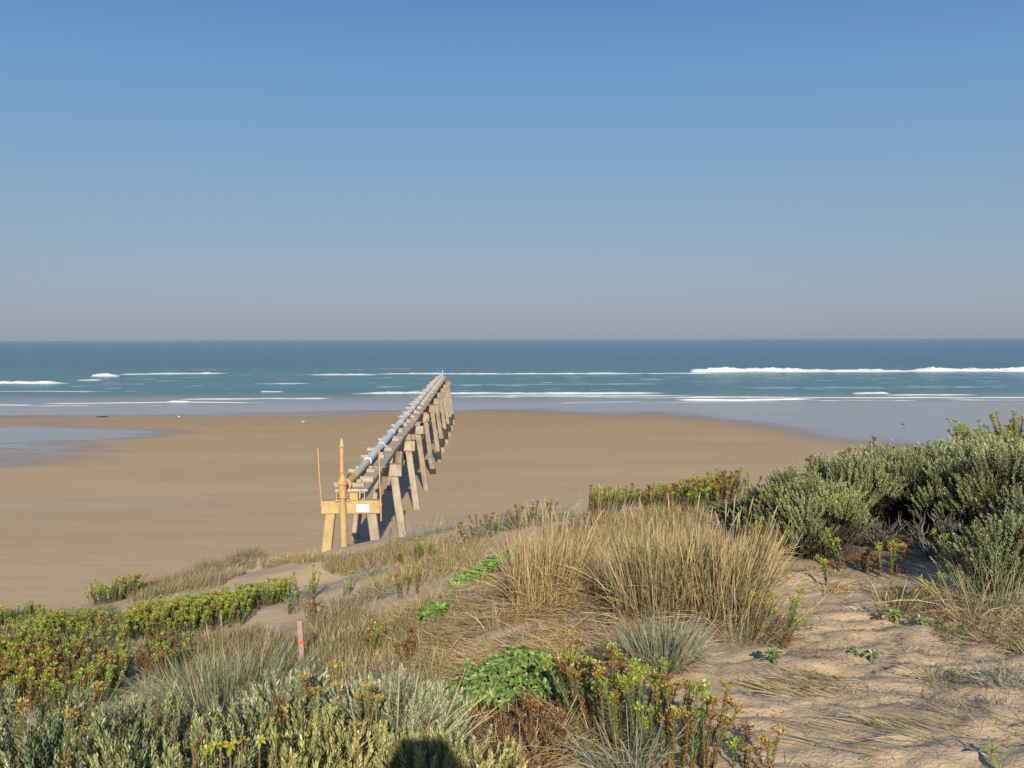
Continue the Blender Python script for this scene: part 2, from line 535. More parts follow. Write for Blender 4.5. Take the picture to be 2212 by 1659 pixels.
p = N(nt, 'ShaderNodeBsdfPrincipled')
tc = N(nt, 'ShaderNodeTexCoord'); V = tc.outputs['Object']
mp = N(nt, 'ShaderNodeMapping'); mp.inputs['Scale'].default_value = (.35, 1, 1); nt.links.new(V, mp.inputs[0])
n1 = noise(nt, .12, 5, .6, mp.outputs[0]); n2 = noise(nt, 1.1, 5, .6, mp.outputs[0]); n3 = noise(nt, 30, 3, .6, V)
dry = ramp(nt, n1.outputs[0], [(.3, (.468, .338, .197)), (.7, (.56, .413, .252))]).outputs[0]
dry = mixc(nt, ramp(nt, n2.outputs[0], [(.35, 0.), (.75, .3)]).outputs[0], dry, (.42, .285, .16))
dmp = ramp(nt, n2.outputs[0], [(.3, (.315, .208, .108)), (.7, (.415, .283, .158))]).outputs[0]
c = mixc(nt, attr(nt, 'damp'), dry, dmp)
c = mixc(nt, 1.0, c, ramp(nt, n3.outputs[0], [(.3, .93), (.7, 1.06)]).outputs[0], 'MULTIPLY')
w = attr(nt, 'wet')
c = mixc(nt, w, c, (.33, .26, .20))
nt.links.new(c, p.inputs['Base Color'])
nt.links.new(math_n(nt, 'MULTIPLY_ADD', w, -.78, .95), p.inputs['Roughness'])
nt.links.new(math_n(nt, 'MULTIPLY_ADD', w, .42, .10), p.inputs['Specular IOR Level'])
bh = math_n(nt, 'MULTIPLY', n2.outputs[0], math_n(nt, 'MULTIPLY_ADD', w, -.92, 1.0))
nt.links.new(bump(nt, bh, .06, .5), p.inputs['Normal'])
nt.links.new(p.outputs[0], out.inputs[0])
beach = grid_object("beach", bx_, by_, BZ, m, {'wet': wet, 'damp': damp})
beach["label"] = "wide flat brown beach with shining wet sand near the water"

# --- sea
sx = np.concatenate([-np.geomspace(215, 30000, 40)[::-1], np.arange(-210, 260, .8), np.geomspace(265, 30000, 40)])
sy = np.concatenate([np.arange(120, 155, 1.5), np.arange(155, 350, .45), np.geomspace(351, 1200, 230), np.geomspace(1230, 45000, 40)])
SX, SY = np.meshgrid(sx, sy)
nearb = sstep(1400, 500, SY)
SZ = nearb * (.18 * np.sin(SY / 7.5 + 2.5 * fbm(SX / 160., SY / 90., 61, 3) * 6.28) * sstep(240, 420, SY) + .12 * fbm(SX / 9., SY / 3.5, 62, 4)) * sstep(165, 230, SY)
swash = .10 * fbm(SX / 17., SY / 60., 63, 3) + .02 * fbm(SX / 3., SY / 3., 64, 3)
SZ = SZ + swash * (1 - sstep(190, 230, SY))
foam = np.zeros_like(SX)


def breaker(u0, u1, v, h, wid, taper0=.06, taper1=.3, wig=3.0, seed=0, tail=0., strength=1.0, slope=0., crown=0.):
    """a line of white water between picture columns u0..u1 whose foot is seen at row v"""
    global SZ, foam
    yc = H / -ray((u0 + u1) / 2, v)[2]
    x0 = ray(u0, v)[0] * yc; x1 = ray(u1, v)[0] * yc
    t = (SX - x0) / (x1 - x0)
    env = sstep(0, taper0, t) * (1 - sstep(1 - taper1, 1, t))
    lump = np.clip(.8 + 1.2 * fbm(SX / 9., SX * 0 + 3, 70 + seed, 5), .35, 2) + crown * np.exp(-((t - .07) / .05) ** 2)
    yl = yc + slope * (t - .5) + wig * fbm(SX / 30., SX * 0 + 1, 80 + seed, 3) * 2.5 + 1.2 * fbm(SX / 4., SX * 0, 81 + seed, 3)
    q = (SY - yl) / wid
    prof = np.where(q < 0, np.exp(-(q / .5) ** 2), np.exp(-(q / 1.6) ** 2))
    SZ = SZ + h * env * lump * prof * (1 + .9 * fbm(SX / 1.1, SY / 1.1, 90 + seed, 3) * (q < .6))
    fr = sstep(-1.6, -.4, q) * (1 - sstep(-.1, 1.1, q))
    tl = sstep(-9, -1, q) * (q < -.4) * tail * (.5 + 1.4 * fbm(SX / 8., SY / 1.6, 95 + seed, 4))
    gap = .5 + 1.8 * fbm(SX / 16., SX * 0 + 7, 85 + seed, 5) + .5 * fbm(SX / 2.2, SY / 1.2, 86 + seed, 3)
    foam = np.maximum(foam, env ** .6 * np.clip(strength * (.78 + gap) * fr, 0, 1))
    foam = np.maximum(foam, env * tl)


breaker(1485, 2600, 803, 1.05, 3.0, .012, .05, 1.2, 1, .45, 1.9, 0, .75)
breaker(1490, 1680, 800, .5, 2.6, .05, .7, .5, 2, .2, 1.6)
breaker(780, 1490, 808, .36, 2.2, .1, .25, 4, 3, .4, .85)
breaker(1380, 1600, 807, .16, 2.0, .2, .3, 2, 4, .3, .8)
breaker(600, 830, 810, .36, 2.2, .5, .15, 2, 5, .3, .95)
breaker(192, 285, 813, .95, 2.2, .05, .6, 1, 6, .2, 1.7, -4)
breaker(255, 515, 808, .32, 2.2, .15, .3, 3, 7, .4, .95, 6)
breaker(-260, 180, 829, .55, 2.0, .05, .2, 2, 8, .35, 1.2)
breaker(165, 232, 822, .3, 1.6, .2, .5, 1, 9, .2, 1.3)
breaker(720, 1490, 850, .32, 1.5, .15, .2, 3, 10, .35, 1.15)
breaker(1440, 1800, 863, .2, 1.3, .15, .3, 2, 11, .35, 1.0)
breaker(1835, 1925, 850, .32, 1.4, .15, .2, 1, 12, .2, 1.5)
breaker(1890, 2130, 853, .12, 1.2, .15, .3, 1, 13, .2, .85)
breaker(1720, 2020, 866, .10, 1.2, .2, .3, 2, 14, .3, .85)
breaker(2000, 2500, 863, .10, 1.2, .2, .1, 2, 15, .3, .8)
breaker(560, 620, 846, .2, 1.2, .2, .3, .5, 16, .2, 1.2)
breaker(360, 415, 868, .12, 1.1, .2, .3, .5, 17, .2, 1.1)
breaker(370, 740, 861, .10, 1.2, .2, .2, 3, 18, .3, .85)
breaker(-100, 430, 878, .10, 1.3, .1, .2, 3, 19, .3, .85)
breaker(500, 690, 828, .10, 2.5, .3, .3, 3, 20, .4, .55)
breaker(-100, 300, 845, .08, 2.0, .3, .3, 4, 21, .3, .45)
breaker(900, 1500, 830, .10, 2.2, .3, .3, 4, 22, .3, .45)
breaker(1500, 2300, 838, .10, 2.0, .3, .3, 4, 23, .3, .42)
breaker(1000, 1700, 858, .06, 1.4, .2, .3, 4, 24, .3, .6)
breaker(300, 1100, 798, .12, 3.0, .3, .3, 5, 25, .2, .4)
breaker(930, 1560, 856, .08, 1.4, .2, .3, 3, 26, .3, .9)
breaker(1400, 2100, 858, .07, 1.3, .2, .3, 3, 27, .3, .75)
breaker(60, 640, 870, .07, 1.2, .2, .3, 3, 28, .3, .8)
breaker(1900, 2500, 857, .08, 1.2, .2, .2, 3, 29, .3, .75)
SBZ = beach_z(SX, SY)
dep = SZ - SBZ
edge = (np.abs(dep - .012) < .012) * (SY < 200) * (SY > 140) * sstep(-.02, .12, fbm(SX / 13., SY / 40., 66, 3))
foam = np.maximum(foam, edge * .9)
foam = np.maximum(foam, .6 * sstep(.17, .30, fbm(SX / 9., SY / 3., 67, 4)) * sstep(180, 210, SY) * (1 - sstep(300, 330, SY)))
m, nt, out = new_mat("sea_water")
p = N(nt, 'ShaderNodeBsdfPrincipled')
tc = N(nt, 'ShaderNodeTexCoord'); V = tc.outputs['Object']
mp = N(nt, 'ShaderNodeMapping'); mp.inputs['Scale'].default_value = (.28, 1, 1); nt.links.new(V, mp.inputs[0])
n1 = noise(nt, .035, 5, .6, mp.outputs[0]); n2 = noise(nt, .35, 6, .62, mp.outputs[0]); n3 = noise(nt, 1.6, 4, .6, mp.outputs[0])
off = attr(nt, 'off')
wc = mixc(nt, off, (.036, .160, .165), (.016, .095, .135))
wc = mixc(nt, ramp(nt, n1.outputs[0], [(.35, 0.), (.7, .55)]).outputs[0], wc, (.014, .085, .115))
wc = mixc(nt, attr(nt, 'shal'), wc, (.29, .235, .19))
fn = noise(nt, .9, 6, .7, mp.outputs[0])
fo = math_n(nt, 'ADD', attr(nt, 'foam'), math_n(nt, 'MULTIPLY_ADD', fn.outputs[0], 1.0, -.5))
ff = ramp(nt, fo, [(.36, 0.), (.50, .45), (.78, 1.)]).outputs[0]
cc = mixc(nt, ff, wc, (.70, .71, .70))
nt.links.new(cc, p.inputs['Base Color'])
p.inputs['IOR'].default_value = 1.33
nt.links.new(math_n(nt, 'MULTIPLY_ADD', ff, .6, .16), p.inputs['Roughness'])
nt.links.new(math_n(nt, 'MULTIPLY_ADD', ff, -.3, .40), p.inputs['Specular IOR Level'])
calm = math_n(nt, 'MULTIPLY_ADD', attr(nt, 'shal'), -.93, 1.0)
b1 = bump(nt, math_n(nt, 'MULTIPLY', n2.outputs[0], calm), 1.6, 1.0)
b2 = bump(nt, math_n(nt, 'MULTIPLY', n3.outputs[0], calm), .35, 1.0, b1)
nt.links.new(b2, p.inputs['Normal']); nt.links.new(p.outputs[0], out.inputs[0])
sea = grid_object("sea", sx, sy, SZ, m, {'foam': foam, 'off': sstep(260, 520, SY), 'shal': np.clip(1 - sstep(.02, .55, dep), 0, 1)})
sea["label"] = "blue green sea with lines of white breakers"

# ------------------------------------------------------------------ jetty
P0 = (-4.84, 30.0, 0.0)
PRZ = math.atan(.041)
_ca, _sa = math.cos(PRZ), math.sin(PRZ)


def pier_world(s, t):
    return P0[0] + s * _ca - t * _sa, P0[1] + s * _sa + t * _ca


def pier_ground(s, t):
    x, y = pier_world(s, t)
    return float(max(beach_z(x, y), dune_z(np.array([x]), np.array([y]))[0] if y < 48 else -9))


def frame(d, hint=(0, 1, 0)):
    d = np.asarray(d, float); d = d / np.linalg.norm(d)
    a = np.cross(np.asarray(hint, float), d); a /= np.linalg.norm(a)
    return np.stack([a, np.cross(d, a), d], 1)


jetty = thing("jetty", P0, PRZ, "long weathered concrete and timber jetty running across the beach to the sea", "jetty")
NB = 11
BAY = 8.75
wid = [1.755, 1.76, 1.8, 1.8, 1.85, 2.05, 2.05, 2.2, 2.35, 2.4, 2.45]
T_CAP, B_CAP = 5.62, 5.23
JR = random.Random(5)
for k in range(NB):
    t = k * BAY
    b = MB()
    dz = 0 if k == 0 else JR.uniform(-.02, .02)
    hh = T_CAP - B_CAP + (0 if k == 0 else JR.uniform(.02, .10))
    b.box((0 if k == 0 else JR.uniform(-.03, .06), t, T_CAP - hh / 2 + dz), (wid[k], .40 if k == 0 else .46, hh), None, .035)
    hs = b.build('headstock', M_YELC if k == 0 else (M_CONC if k < 5 else M_CONC_B), jetty)
    if k == 0:
        hs["label"] = "yellow stained end crossbeam carrying the valve"
        for xx, zz in ((-.30, 5.54), (-.07, 5.54), (.70, 5.55), (.04, 5.56)):
            bb = MB(); bb.tube([(xx, -.19, zz), (xx, -.225, zz)], [.014, .014], 8)
            bb.build('bolt', M_HOLE, hs)
    for sg in (-1, 1):
        rk = .135 if sg > 0 else .115
        s0 = sg * (wid[k] / 2 - .27)
        zt = B_CAP + .03
        z0 = pier_ground(s0 + sg * .4, t) - .7
        w = .30 if k else .285
        Lz = zt - z0
        s1 = s0 + sg * rk * Lz
        rings = []
        for zz, ss in ((z0, s1), (zt, s0)):
            h = w / 2; c = .022
            rings.append([(ss + px, t + py, zz) for px, py in ((-h + c, -h), (h - c, -h), (h, -h + c), (h, h - c), (h - c, h), (-h + c, h), (-h, h - c), (-h, -h + c))])
        b = MB(); b.loft(rings, True)
        pl = b.build('pile', M_YELC if k == 0 and sg < 0 else (M_CONC if k < 3 else M_CONC_B), jetty)
        zg = z0 + .7
        if k >= 4:
            lo, hi = max(zg + .12, 1.62 if k < 7 else 1.1 + .1 * (10 - k)), max(zg + .3, 2.3 if k < 7 else 1.85 + .15 * (10 - k)) + JR.uniform(-.1, .12)
            if k == 4: lo, hi = zg - .02, zg + .35
            rings = []
            nz_ = 7
            for q in range(nz_):
                zz = lo + (hi - lo) * q / (nz_ - 1)
                ss = s1 + (s0 - s1) * (zz - z0) / Lz
                h = w / 2 + .012 + .035 * math.sin(math.pi * (q + .35) / (nz_ - .3))
                rings.append([(ss + px * h + JR.uniform(-.012, .012), t + py * h + JR.uniform(-.012, .012), zz + JR.uniform(-.04, .04)) for px, py in
                              ((-1, -1), (-.3, -1.05), (.4, -1), (1, -1), (1.04, -.2), (1, .4), (1, 1), (.2, 1.04), (-.5, 1), (-1, 1), (-1.04, .3), (-1, -.4))])
            b = MB(); b.loft(rings, True, smooth=True)
            b.build('mussel_band', M_MUSSEL, pl)

# edge girders
for s in (-.41, .41):
    b = MB()
    L0, L1 = -.12, 94.3
    # open channel section: web and two flanges
    fl = .12 * (1 if s < 0 else -1)
    b.box((s, (L0 + L1) / 2, 5.745), (.03, L1 - L0, .24), None, .004)
    b.box((s + fl / 2 * 1.02, (L0 + L1) / 2, 5.637), (abs(fl) - .036, L1 - L0, .022), None, .003)
    b.box((s + fl / 2 * 1.02, (L0 + L1) / 2, 5.853), (abs(fl) - .036, L1 - L0, .022), None, .003)
    b.build('girder', M_DECK, jetty)
# deck slabs, one per half bay
for k in range(21):
    t0 = -.05 + k * 4.5 + (.02 if k else 0); t1 = t0 + 4.46
    ww = .98 + .012 * k
    b = MB()
    b.box((JR.uniform(-.012, .03) + .004 * k, (t0 + t1) / 2, 5.905 + JR.uniform(-.006, .006)), (ww, t1 - t0, .075), np.array(Matrix.Rotation(JR.uniform(-.003, .003), 3, 'Z')), .012)
    b.build('deck_slab', M_DECK, jetty)
# yellow spacer box under the first slab
b = MB(); b.box((.10, -.02, 5.742), (.24, .3, .235), None, .012)
b.build('spacer_box', M_YEL, jetty)
# sleepers that carry the pipe
t = .55; i = 0
while t < 93:
    ln = JR.choice([.75, .9, 1.0, .8]); h = JR.uniform(.10, .15)
    off = JR.uniform(-.14, -.02)
    b = MB()
    R = np.array(Matrix.Rotation(JR.uniform(-.05, .05), 3, 'Z'))
    b.box((off, t, 5.944 + h / 2), (ln, JR.uniform(.16, .24), h), R, .02)
    if i % 2 == 0:
        b.box((off - .2, t + JR.uniform(.25, .33), 5.944 + h * .4), (ln * .75, .15, h * .8), R, .02)
    b.build('sleeper', M_SLEEP, jetty)
    for ss in (-.21, .21):
        b = MB(); b.box((ss * JR.uniform(.85, 1.1), t, 5.944 + h + .045), (.15, .15, .09), R, .02)
        b.build('pipe_chock', M_SLEEP, jetty)
    if i % 3 == 1:
        b = MB(); b.box((.33 + JR.uniform(-.05, .1), t + JR.uniform(.6, 1.5), 5.975), (.28, .3, .06), np.array(Matrix.Rotation(JR.uniform(-.4, .4), 3, 'Z')), .012)
        b.build('deck_block', M_SLEEP, jetty)
    t += JR.choice([2.6, 3.4, 4.0]) if t < 40 else JR.choice([1.3, 2.2, 1.7]); i += 1
# round log blocks on the near slab, right of the pipe
for tt, ss in ((1.35, .32), (1.65, .30)):
    b = MB(); b.tube([(ss - .2, tt, 6.03), (ss + .22, tt, 6.03)], [.085, .085], 10, smooth=False)
    b.build('log_block', M_DECK, jetty)
# round timber prop in front of the end crossbeam
zg = pier_ground(-.26, -.32)
b = MB()
b.tube([(-.15, -.33, zg - .4), (-.20, -.325, 5.0), (-.215, -.322, 5.52)], [.105, .108, .112], 14, col=(.5, .5, .5))
pr = b.build('round_prop', M_YELC, jetty)
b = MB(); b.tube([(-.152, -.33, zg + .02), (-.154, -.33, zg + .14)], [.125, .125], 14)
b.build('prop_collar', M_CONC, pr)
# thin poles strapped to both ends of the end crossbeam
for s, lean, zb, zt, mm, lab in ((-.86, -.10, 5.42, 7.2, M_YEL, None), (.905, -.05, 5.0, 7.22, M_RUST, "rusty thin pole at the right end")):
    b = MB()
    ts = np.linspace(0, 1, 7)
    b.tube([(s + lean * q + .006 * math.sin(q * 9), -.15, zb + (zt - zb) * q) for q in ts], .024, 8)
    o = b.build('thin_pole', mm, jetty)
    if lab: o["label"] = lab
    b = MB(); b.box((s, -.15, 5.50), (.075, .12, .06), None, .008)
    b.build('pole_strap', M_RUST, o)
# small stub post at the seaward end
b = MB(); b.tube([(.12, 93.9, 5.94), (.12, 93.9, 6.75)], [.07, .06], 8); b.build('end_post', M_DECK, jetty)

# ------------------------------------------------------------------ pipeline with its valve (rests on the jetty)
pipe = thing("pipeline", (P0[0], P0[1], 5.94), PRZ, "long pale grey pipe on the jetty deck with an upright yellow valve", "pipeline")
ZP = .25
b = MB()
b.tube([(-.02, 1.0, ZP), (-.01, 3.2, ZP), (.0, 5.0, ZP + .005)], .108, 18); b.build('pipe_section', M_PIPE_Y, pipe)["label"] = "yellowed first length of the pipe"
t = 5.05; i = 0
while t < 92:
    b = MB(); t2 = min(t + 5.35, 93)
    b.tube([(.0, t, ZP), (.012 * math.sin(i * 2.1), (t + t2) / 2, ZP + .01 * math.sin(i)), (0, t2, ZP)], .122, 16); b.build('pipe_section', M_PIPE, pipe)
    b = MB()
    b.lathe([(.126, -.20), (.146, -.16), (.148, .16), (.126, .20)], n=16)
    b.v[0] = np.stack([b.v[0][:, 0], b.v[0][:, 2] + t, b.v[0][:, 1] + ZP], 1)
    b.build('pipe_collar', M_COLLAR, pipe)
    t = t2 + .02; i += 1
# branch from the valve to the pipe
b = MB(); b.tube([(-.21, -.30, .12), (-.17, .12, .14), (-.08, .62, .20), (-.03, 1.0, ZP)], [.10, .105, .115, .12], 16); b.build('branch_pipe', M_YEL, pipe)
b = MB()
for tt, r in ((.10, .17), (.17, .17)):
    b.tube([(-.172 + .01, tt - .03, .14), (-.165, tt + .025, .142)], r, 18, smooth=False)
b.build('branch_flange', M_RUST, pipe)
# valve, standing on the crossbeam front
val = bpy.data.objects.new("valve", None)
vb = MB()
cx, cy = -.215, -.322
Z0 = 5.52 - 5.94
vb.lathe([(.088, Z0), (.088, Z0 + .20), (.130, Z0 + .215), (.130, Z0 + .25), (.112, Z0 + .26), (.122, Z0 + .40), (.122, Z0 + .60), (.110, Z0 + .62)], (cx, cy, 0), 18, smooth=False)
body = vb.build('valve_body', M_YEL, pipe)
b = MB(); b.lathe([(.168, Z0 + .62), (.168, Z0 + .65), (.16, Z0 + .655), (.16, Z0 + .69)], (cx, cy, 0), 18)
for q in range(6):
    an = q * math.pi / 3 + .3
    b.tube([(cx + .145 * math.cos(an), cy + .145 * math.sin(an), Z0 + .60), (cx + .145 * math.cos(an), cy + .145 * math.sin(an), Z0 + .72)], .012, 6)
b.build('valve_flange', M_YEL, body)
b = MB(); b.lathe([(.125, Z0 + .69), (.12, Z0 + .73), (.062, Z0 + .90), (.06, Z0 + .97)], (cx, cy, 0), 18); b.build('bonnet', M_YEL, pipe)
b = MB(); b.lathe([(.10, Z0 + .97), (.10, Z0 + 1.005)], (cx, cy, 0), 16); b.build('column_collar', M_YEL, pipe)
b = MB(); b.lathe([(.060, Z0 + 1.005), (.068, Z0 + 1.72)], (cx - .01, cy, 0), 16, smooth=True); b.build('spindle_column', M_RUST, pipe)
b = MB(); b.lathe([(.112, Z0 + 1.72), (.114, Z0 + 1.755), (.075, Z0 + 1.76), (.062, Z0 + 1.85), (.035, Z0 + 1.94), (.03, Z0 + 1.985), (.012, Z0 + 1.99)], (cx - .01, cy, 0), 16); b.build('spindle_cap', M_YEL, pipe)
for sg in (-1, 1):
    b = MB(); b.box((cx + sg * .16, cy + .06, Z0 + .12), (.13, .05, .05), None, .01); b.build('bracket_lug', M_YEL, pipe)

# ------------------------------------------------------------------ notice
sx0, sz0 = .37, 5.40
x, y = pier_world(sx0, -.2085)
sign = thing("notice_sign", (x, y, sz0), PRZ, "small white notice with faint grey print on the yellow end crossbeam of the jetty", "sign")
b = MB(); b.box((0, 0, 0), (.375, .008, .235), None, .002); b.build('sign_plate', M_SIGN, sign)
b = MB()
# small emblem and two lines of print, too small to be read in the photograph
b.tube([(-.035, -.006, .052), (-.012, -.006, .066), (.012, -.006, .060), (.03, -.006, .072)], .0055, 5)
b.tube([(-.02, -.006, .038), (.004, -.006, .048), (.02, -.006, .040)], .0045, 5)
pr2 = random.Random(3)
for zz, w0, w1, hh in ((.008, -.11, .08, .012), (-.052, -.10, .11, .018)):
    xx = w0
    while xx < w1:
        ww = pr2.uniform(.010, .024)
        b.box((xx + ww / 2, -.0055, zz), (ww, .002, hh * pr2.uniform(.7, 1.1)), None, 0)
        xx += ww + .005
b.build('print', M_INK, sign)

# ------------------------------------------------------------------ stake
g = hit(652, 1452)
st = thing("survey_stake", tuple(g), .1, "short grey timber stake with an orange paint mark in the dune grass", "stake")
b = MB(); b.box((-.0, 0, .21), (.05, .045, .60), np.array(Matrix.Rotation(-.05, 3, 'Y')), .006); b.build('post', M_STAKE, st)
b = MB(); rr = JR.random
ang = np.arange(9) / 9 * 2 * math.pi
rad = .020 * (1 + .25 * np.sin(ang * 2 + 1) + .15 * np.cos(ang * 3))
b.loft([np.stack([.012 + rad * np.cos(ang) - .012, np.full(9, -.0230), .30 + 1.25 * rad * np.sin(ang)], 1), np.stack([.012 + rad * np.cos(ang) - .012, np.full(9, -.0265), .30 + 1.25 * rad * np.sin(ang)], 1)])
b.build('paint_mark', M_MARK, st)

# ------------------------------------------------------------------ birds and wrack on the beach
def bird_mesh(dark):
    b = MB()
    white = (.75, .75, .73) if not dark else (.04, .035, .03); grey = (.32, .33, .35) if not dark else (.03, .028, .025)
    prof = [(-.19, .012, .235), (-.12, .045, .23), (-.04, .078, .215), (.05, .082, .215), (.11, .06, .24), (.14, .04, .275), (.155, .036, .31), (.175, .042, .345), (.20, .036, .355), (.225, .018, .35)]
    ang = np.arange(12) / 12 * 2 * math.pi
    rings = [np.stack([np.full(12, 0) + r * np.cos(ang), np.full(12, y_) + 0 * ang, z_ + r * np.sin(ang)], 1) for y_, r, z_ in prof]
    b.loft(rings, True, [white] * len(rings), smooth=True)
    for sg in (-1, 1):   # folded wings
        rings = [np.stack([sg * (.05 + .02 * math.sin(math.pi * q)) + .022 * np.cos(ang) * math.sin(math.pi * min(q * 1.0 + .06, 1)), np.full(12, .09 - .36 * q), .245 - .02 * q + .055 * np.sin(ang) * math.sin(math.pi * (q * .9 + .08))], 1) for q in np.linspace(0, 1, 6)]
        b.loft(rings, True, [grey] * 6, smooth=True)
        b.tube([(sg * .03, 0, .15), (sg * .032, -.012, .07), (sg * .03, .005, .005)], .007, 5, col=(.5, .15, .08))
        b.tube([(sg * .03, -.01, .005), (sg * .03, .05, .004)], [.009, .012], 5, col=(.5, .15, .08))
    b.tube([(0, .235, .345), (0, .275, .335), (0, .285, .328)], [.011, .007, .003], 6, col=(.55, .16, .05))
    return b


def on_beach(u, v):
    x, y = flat(u, v)
    return (float(x), float(y), float(beach_z(x, y)))


for (u, v, rz, dark, lab) in ((655.5, 915.5, 1.2, False, "white gull standing on brown sand left of the jetty, nearest the jetty"),
                              (387, 903.5, 2.3, False, "white gull standing among the wet streaks on the far left sand"),
                              (1950, 921, 1.8, True, "dark bird standing on wet sand above the right hand shrubs")):
    b = bird_mesh(dark)
    o = b.build('gull' if not dark else 'dark_bird', M_BIRD)
    o.location = on_beach(u, v); o.rotation_euler = (0, 0, rz)
    tag(o, lab, "bird")
b = MB()
wr = random.Random(8)
for k in range(26):
    a0 = wr.uniform(0, 6.28); r0 = wr.uniform(0, .35)
    pts = [(r0 * math.cos(a0) * 1.6, r0 * math.sin(a0), .02)]
    for q in range(4):
        a0 += wr.uniform(-.7, .7)
        pts.append((pts[-1][0] + .14 * math.cos(a0), pts[-1][1] + .12 * math.sin(a0), .03 + .09 * wr.random()))
    b.tube(pts, [.03, .04, .035, .03, .012], 5)
o = b.build('seaweed_clump', M_WEED); o.location = on_beach(222, 901)
tag(o, "small dark clump of seaweed on the far sand bar at left", "seaweed")

# ------------------------------------------------------------------ plants
def basis(d, spin):
    """rotation taking +z to d, with a spin about it"""
    d = np.asarray(d, float); d = d / (np.linalg.norm(d) + 1e-9)
    h = np.array([1., 0, 0]) if abs(d[0]) < .8 else np.array([0, 1., 0])
    a = np.cross(h, d); a /= np.linalg.norm(a); b = np.cross(d, a)
    c, s = math.cos(spin), math.sin(spin)
    return np.stack([a * c + b * s, -a * s + b * c, d], 1)


def leaves(b, P, D, L, W, C, fold=.18, up=None):
    """diamond leaves folded along the midrib: P base, D unit direction, L length, W width, C colour"""
    n = len(P)
    up = np.array([0, 0, 1.]) if up is None else up
    S = np.cross(D, up + .15 * rng.normal(size=(n, 3))); S /= np.linalg.norm(S, axis=1)[:, None] + 1e-9
    Nn = np.cross(S, D)
    L = L[:, None]; W = W[:, None]
    mid = P + D * L * .5
    v = np.stack([P, mid + S * W * .5 + Nn * W * fold, P + D * L, mid - S * W * .5 + Nn * W * fold], 1).reshape(-1, 3)
    i = np.arange(n)[:, None] * 4
    b.add(v, np.concatenate([i + np.array([[0, 1, 2]]), i + np.array([[0, 2, 3]])]), np.repeat(C, 4, axis=0))


def shoot_template(n, length, lL, lW, open0, open1, r, stem_bend=.12):
    """leaf bases, directions, sizes and position along a leafy shoot growing up +z"""
    k = np.arange(n); q = (k + r.uniform(0, 1, n) * .8) / n
    ang = k * 2.39996 + r.uniform(-.3, .3, n)
    bend = stem_bend * length * q ** 2
    th = open0 + (open1 - open0) * q + r.normal(0, .12, n)          # angle from the stem
    rad = .004
    P = np.stack([rad * np.cos(ang) + bend, rad * np.sin(ang), q * length], 1)
    D = np.stack([np.sin(th) * np.cos(ang), np.sin(th) * np.sin(ang), np.cos(th)], 1)
    L = lL * (1.0 - .35 * np.abs(q - .6)) * r.uniform(.75, 1.2, n); W = lW * r.uniform(.8, 1.2, n)
    return P, D, L, W, q


def ribbon(b, base, d0, length, width, bend_dir, bend, segs, c0, c1, curl=1.7):
    """many grass blades at once; arrays of n"""
    n = len(base)
    qs = np.linspace(0, 1, segs + 1)
    up = d0; pts = []
    for q in qs:
        pts.append(base + up * (length * q)[:, None] * (1 - .35 * np.clip(bend, 0, 2) * q ** 1.5)[:, None] + bend_dir * (length * bend * q ** curl)[:, None])
    pts = np.stack(pts, 1)                       # n, s, 3
    t = np.gradient(pts, axis=1)
    a = rng.uniform(0, 6.283, n)
    h = np.stack([np.cos(a), np.sin(a), np.zeros(n)], 1)
    S = np.cross(t, h[:, None, :]); S /= np.linalg.norm(S, axis=2)[:, :, None] + 1e-9
    prof = np.array([.75] + [1.] * (segs - 1) + [.12])
    wv = width[:, None] * prof[None, :] * .5
    v = np.stack([pts - S * wv[..., None], pts + S * wv[..., None]], 2).reshape(n, -1, 3)
    col = c0[:, None, :] * (1 - qs[None, :, None]) + c1[:, None, :] * qs[None, :, None]
    col = np.repeat(col, 2, axis=1)
    m = (segs + 1) * 2
    i = np.arange(n)[:, None] * m
    F = np.concatenate([i + np.array([[2 * s, 2 * s + 1, 2 * s + 3, 2 * s + 2]]) for s in range(segs)])
    b.add(v.reshape(-1, 3), F, col.reshape(-1, 3), 0, True)


def unit(a):
    return a / (np.linalg.norm(a, axis=-1, keepdims=True) + 1e-9)


def pick(cols, n, r=rng, jit=.18):
    cols = np.asarray(cols, float)
    c = cols[r.integers(0, len(cols), n)]
    return np.clip(c * (1 + jit * r.normal(size=(n, 1))) * (1 + .05 * r.normal(size=(n, 3))), .008, .8)


SAGE = [(.205, .215, .085), (.250, .255, .120), (.170, .190, .075), (.285, .285, .150), (.215, .210, .070)]
SILVER = [(.275, .300, .185), (.325, .340, .225), (.235, .265, .150), (.230, .245, .120)]
OLIVE = [(.27, .255, .075), (.35, .325, .125), (.215, .22, .065), (.29, .25, .085)]
DARKSAGE = [(.115, .145, .065), (.15, .175, .08), (.09, .118, .05), (.18, .195, .095)]
TWIG = [(.06, .043, .03), (.085, .06, .042), (.045, .032, .024)]


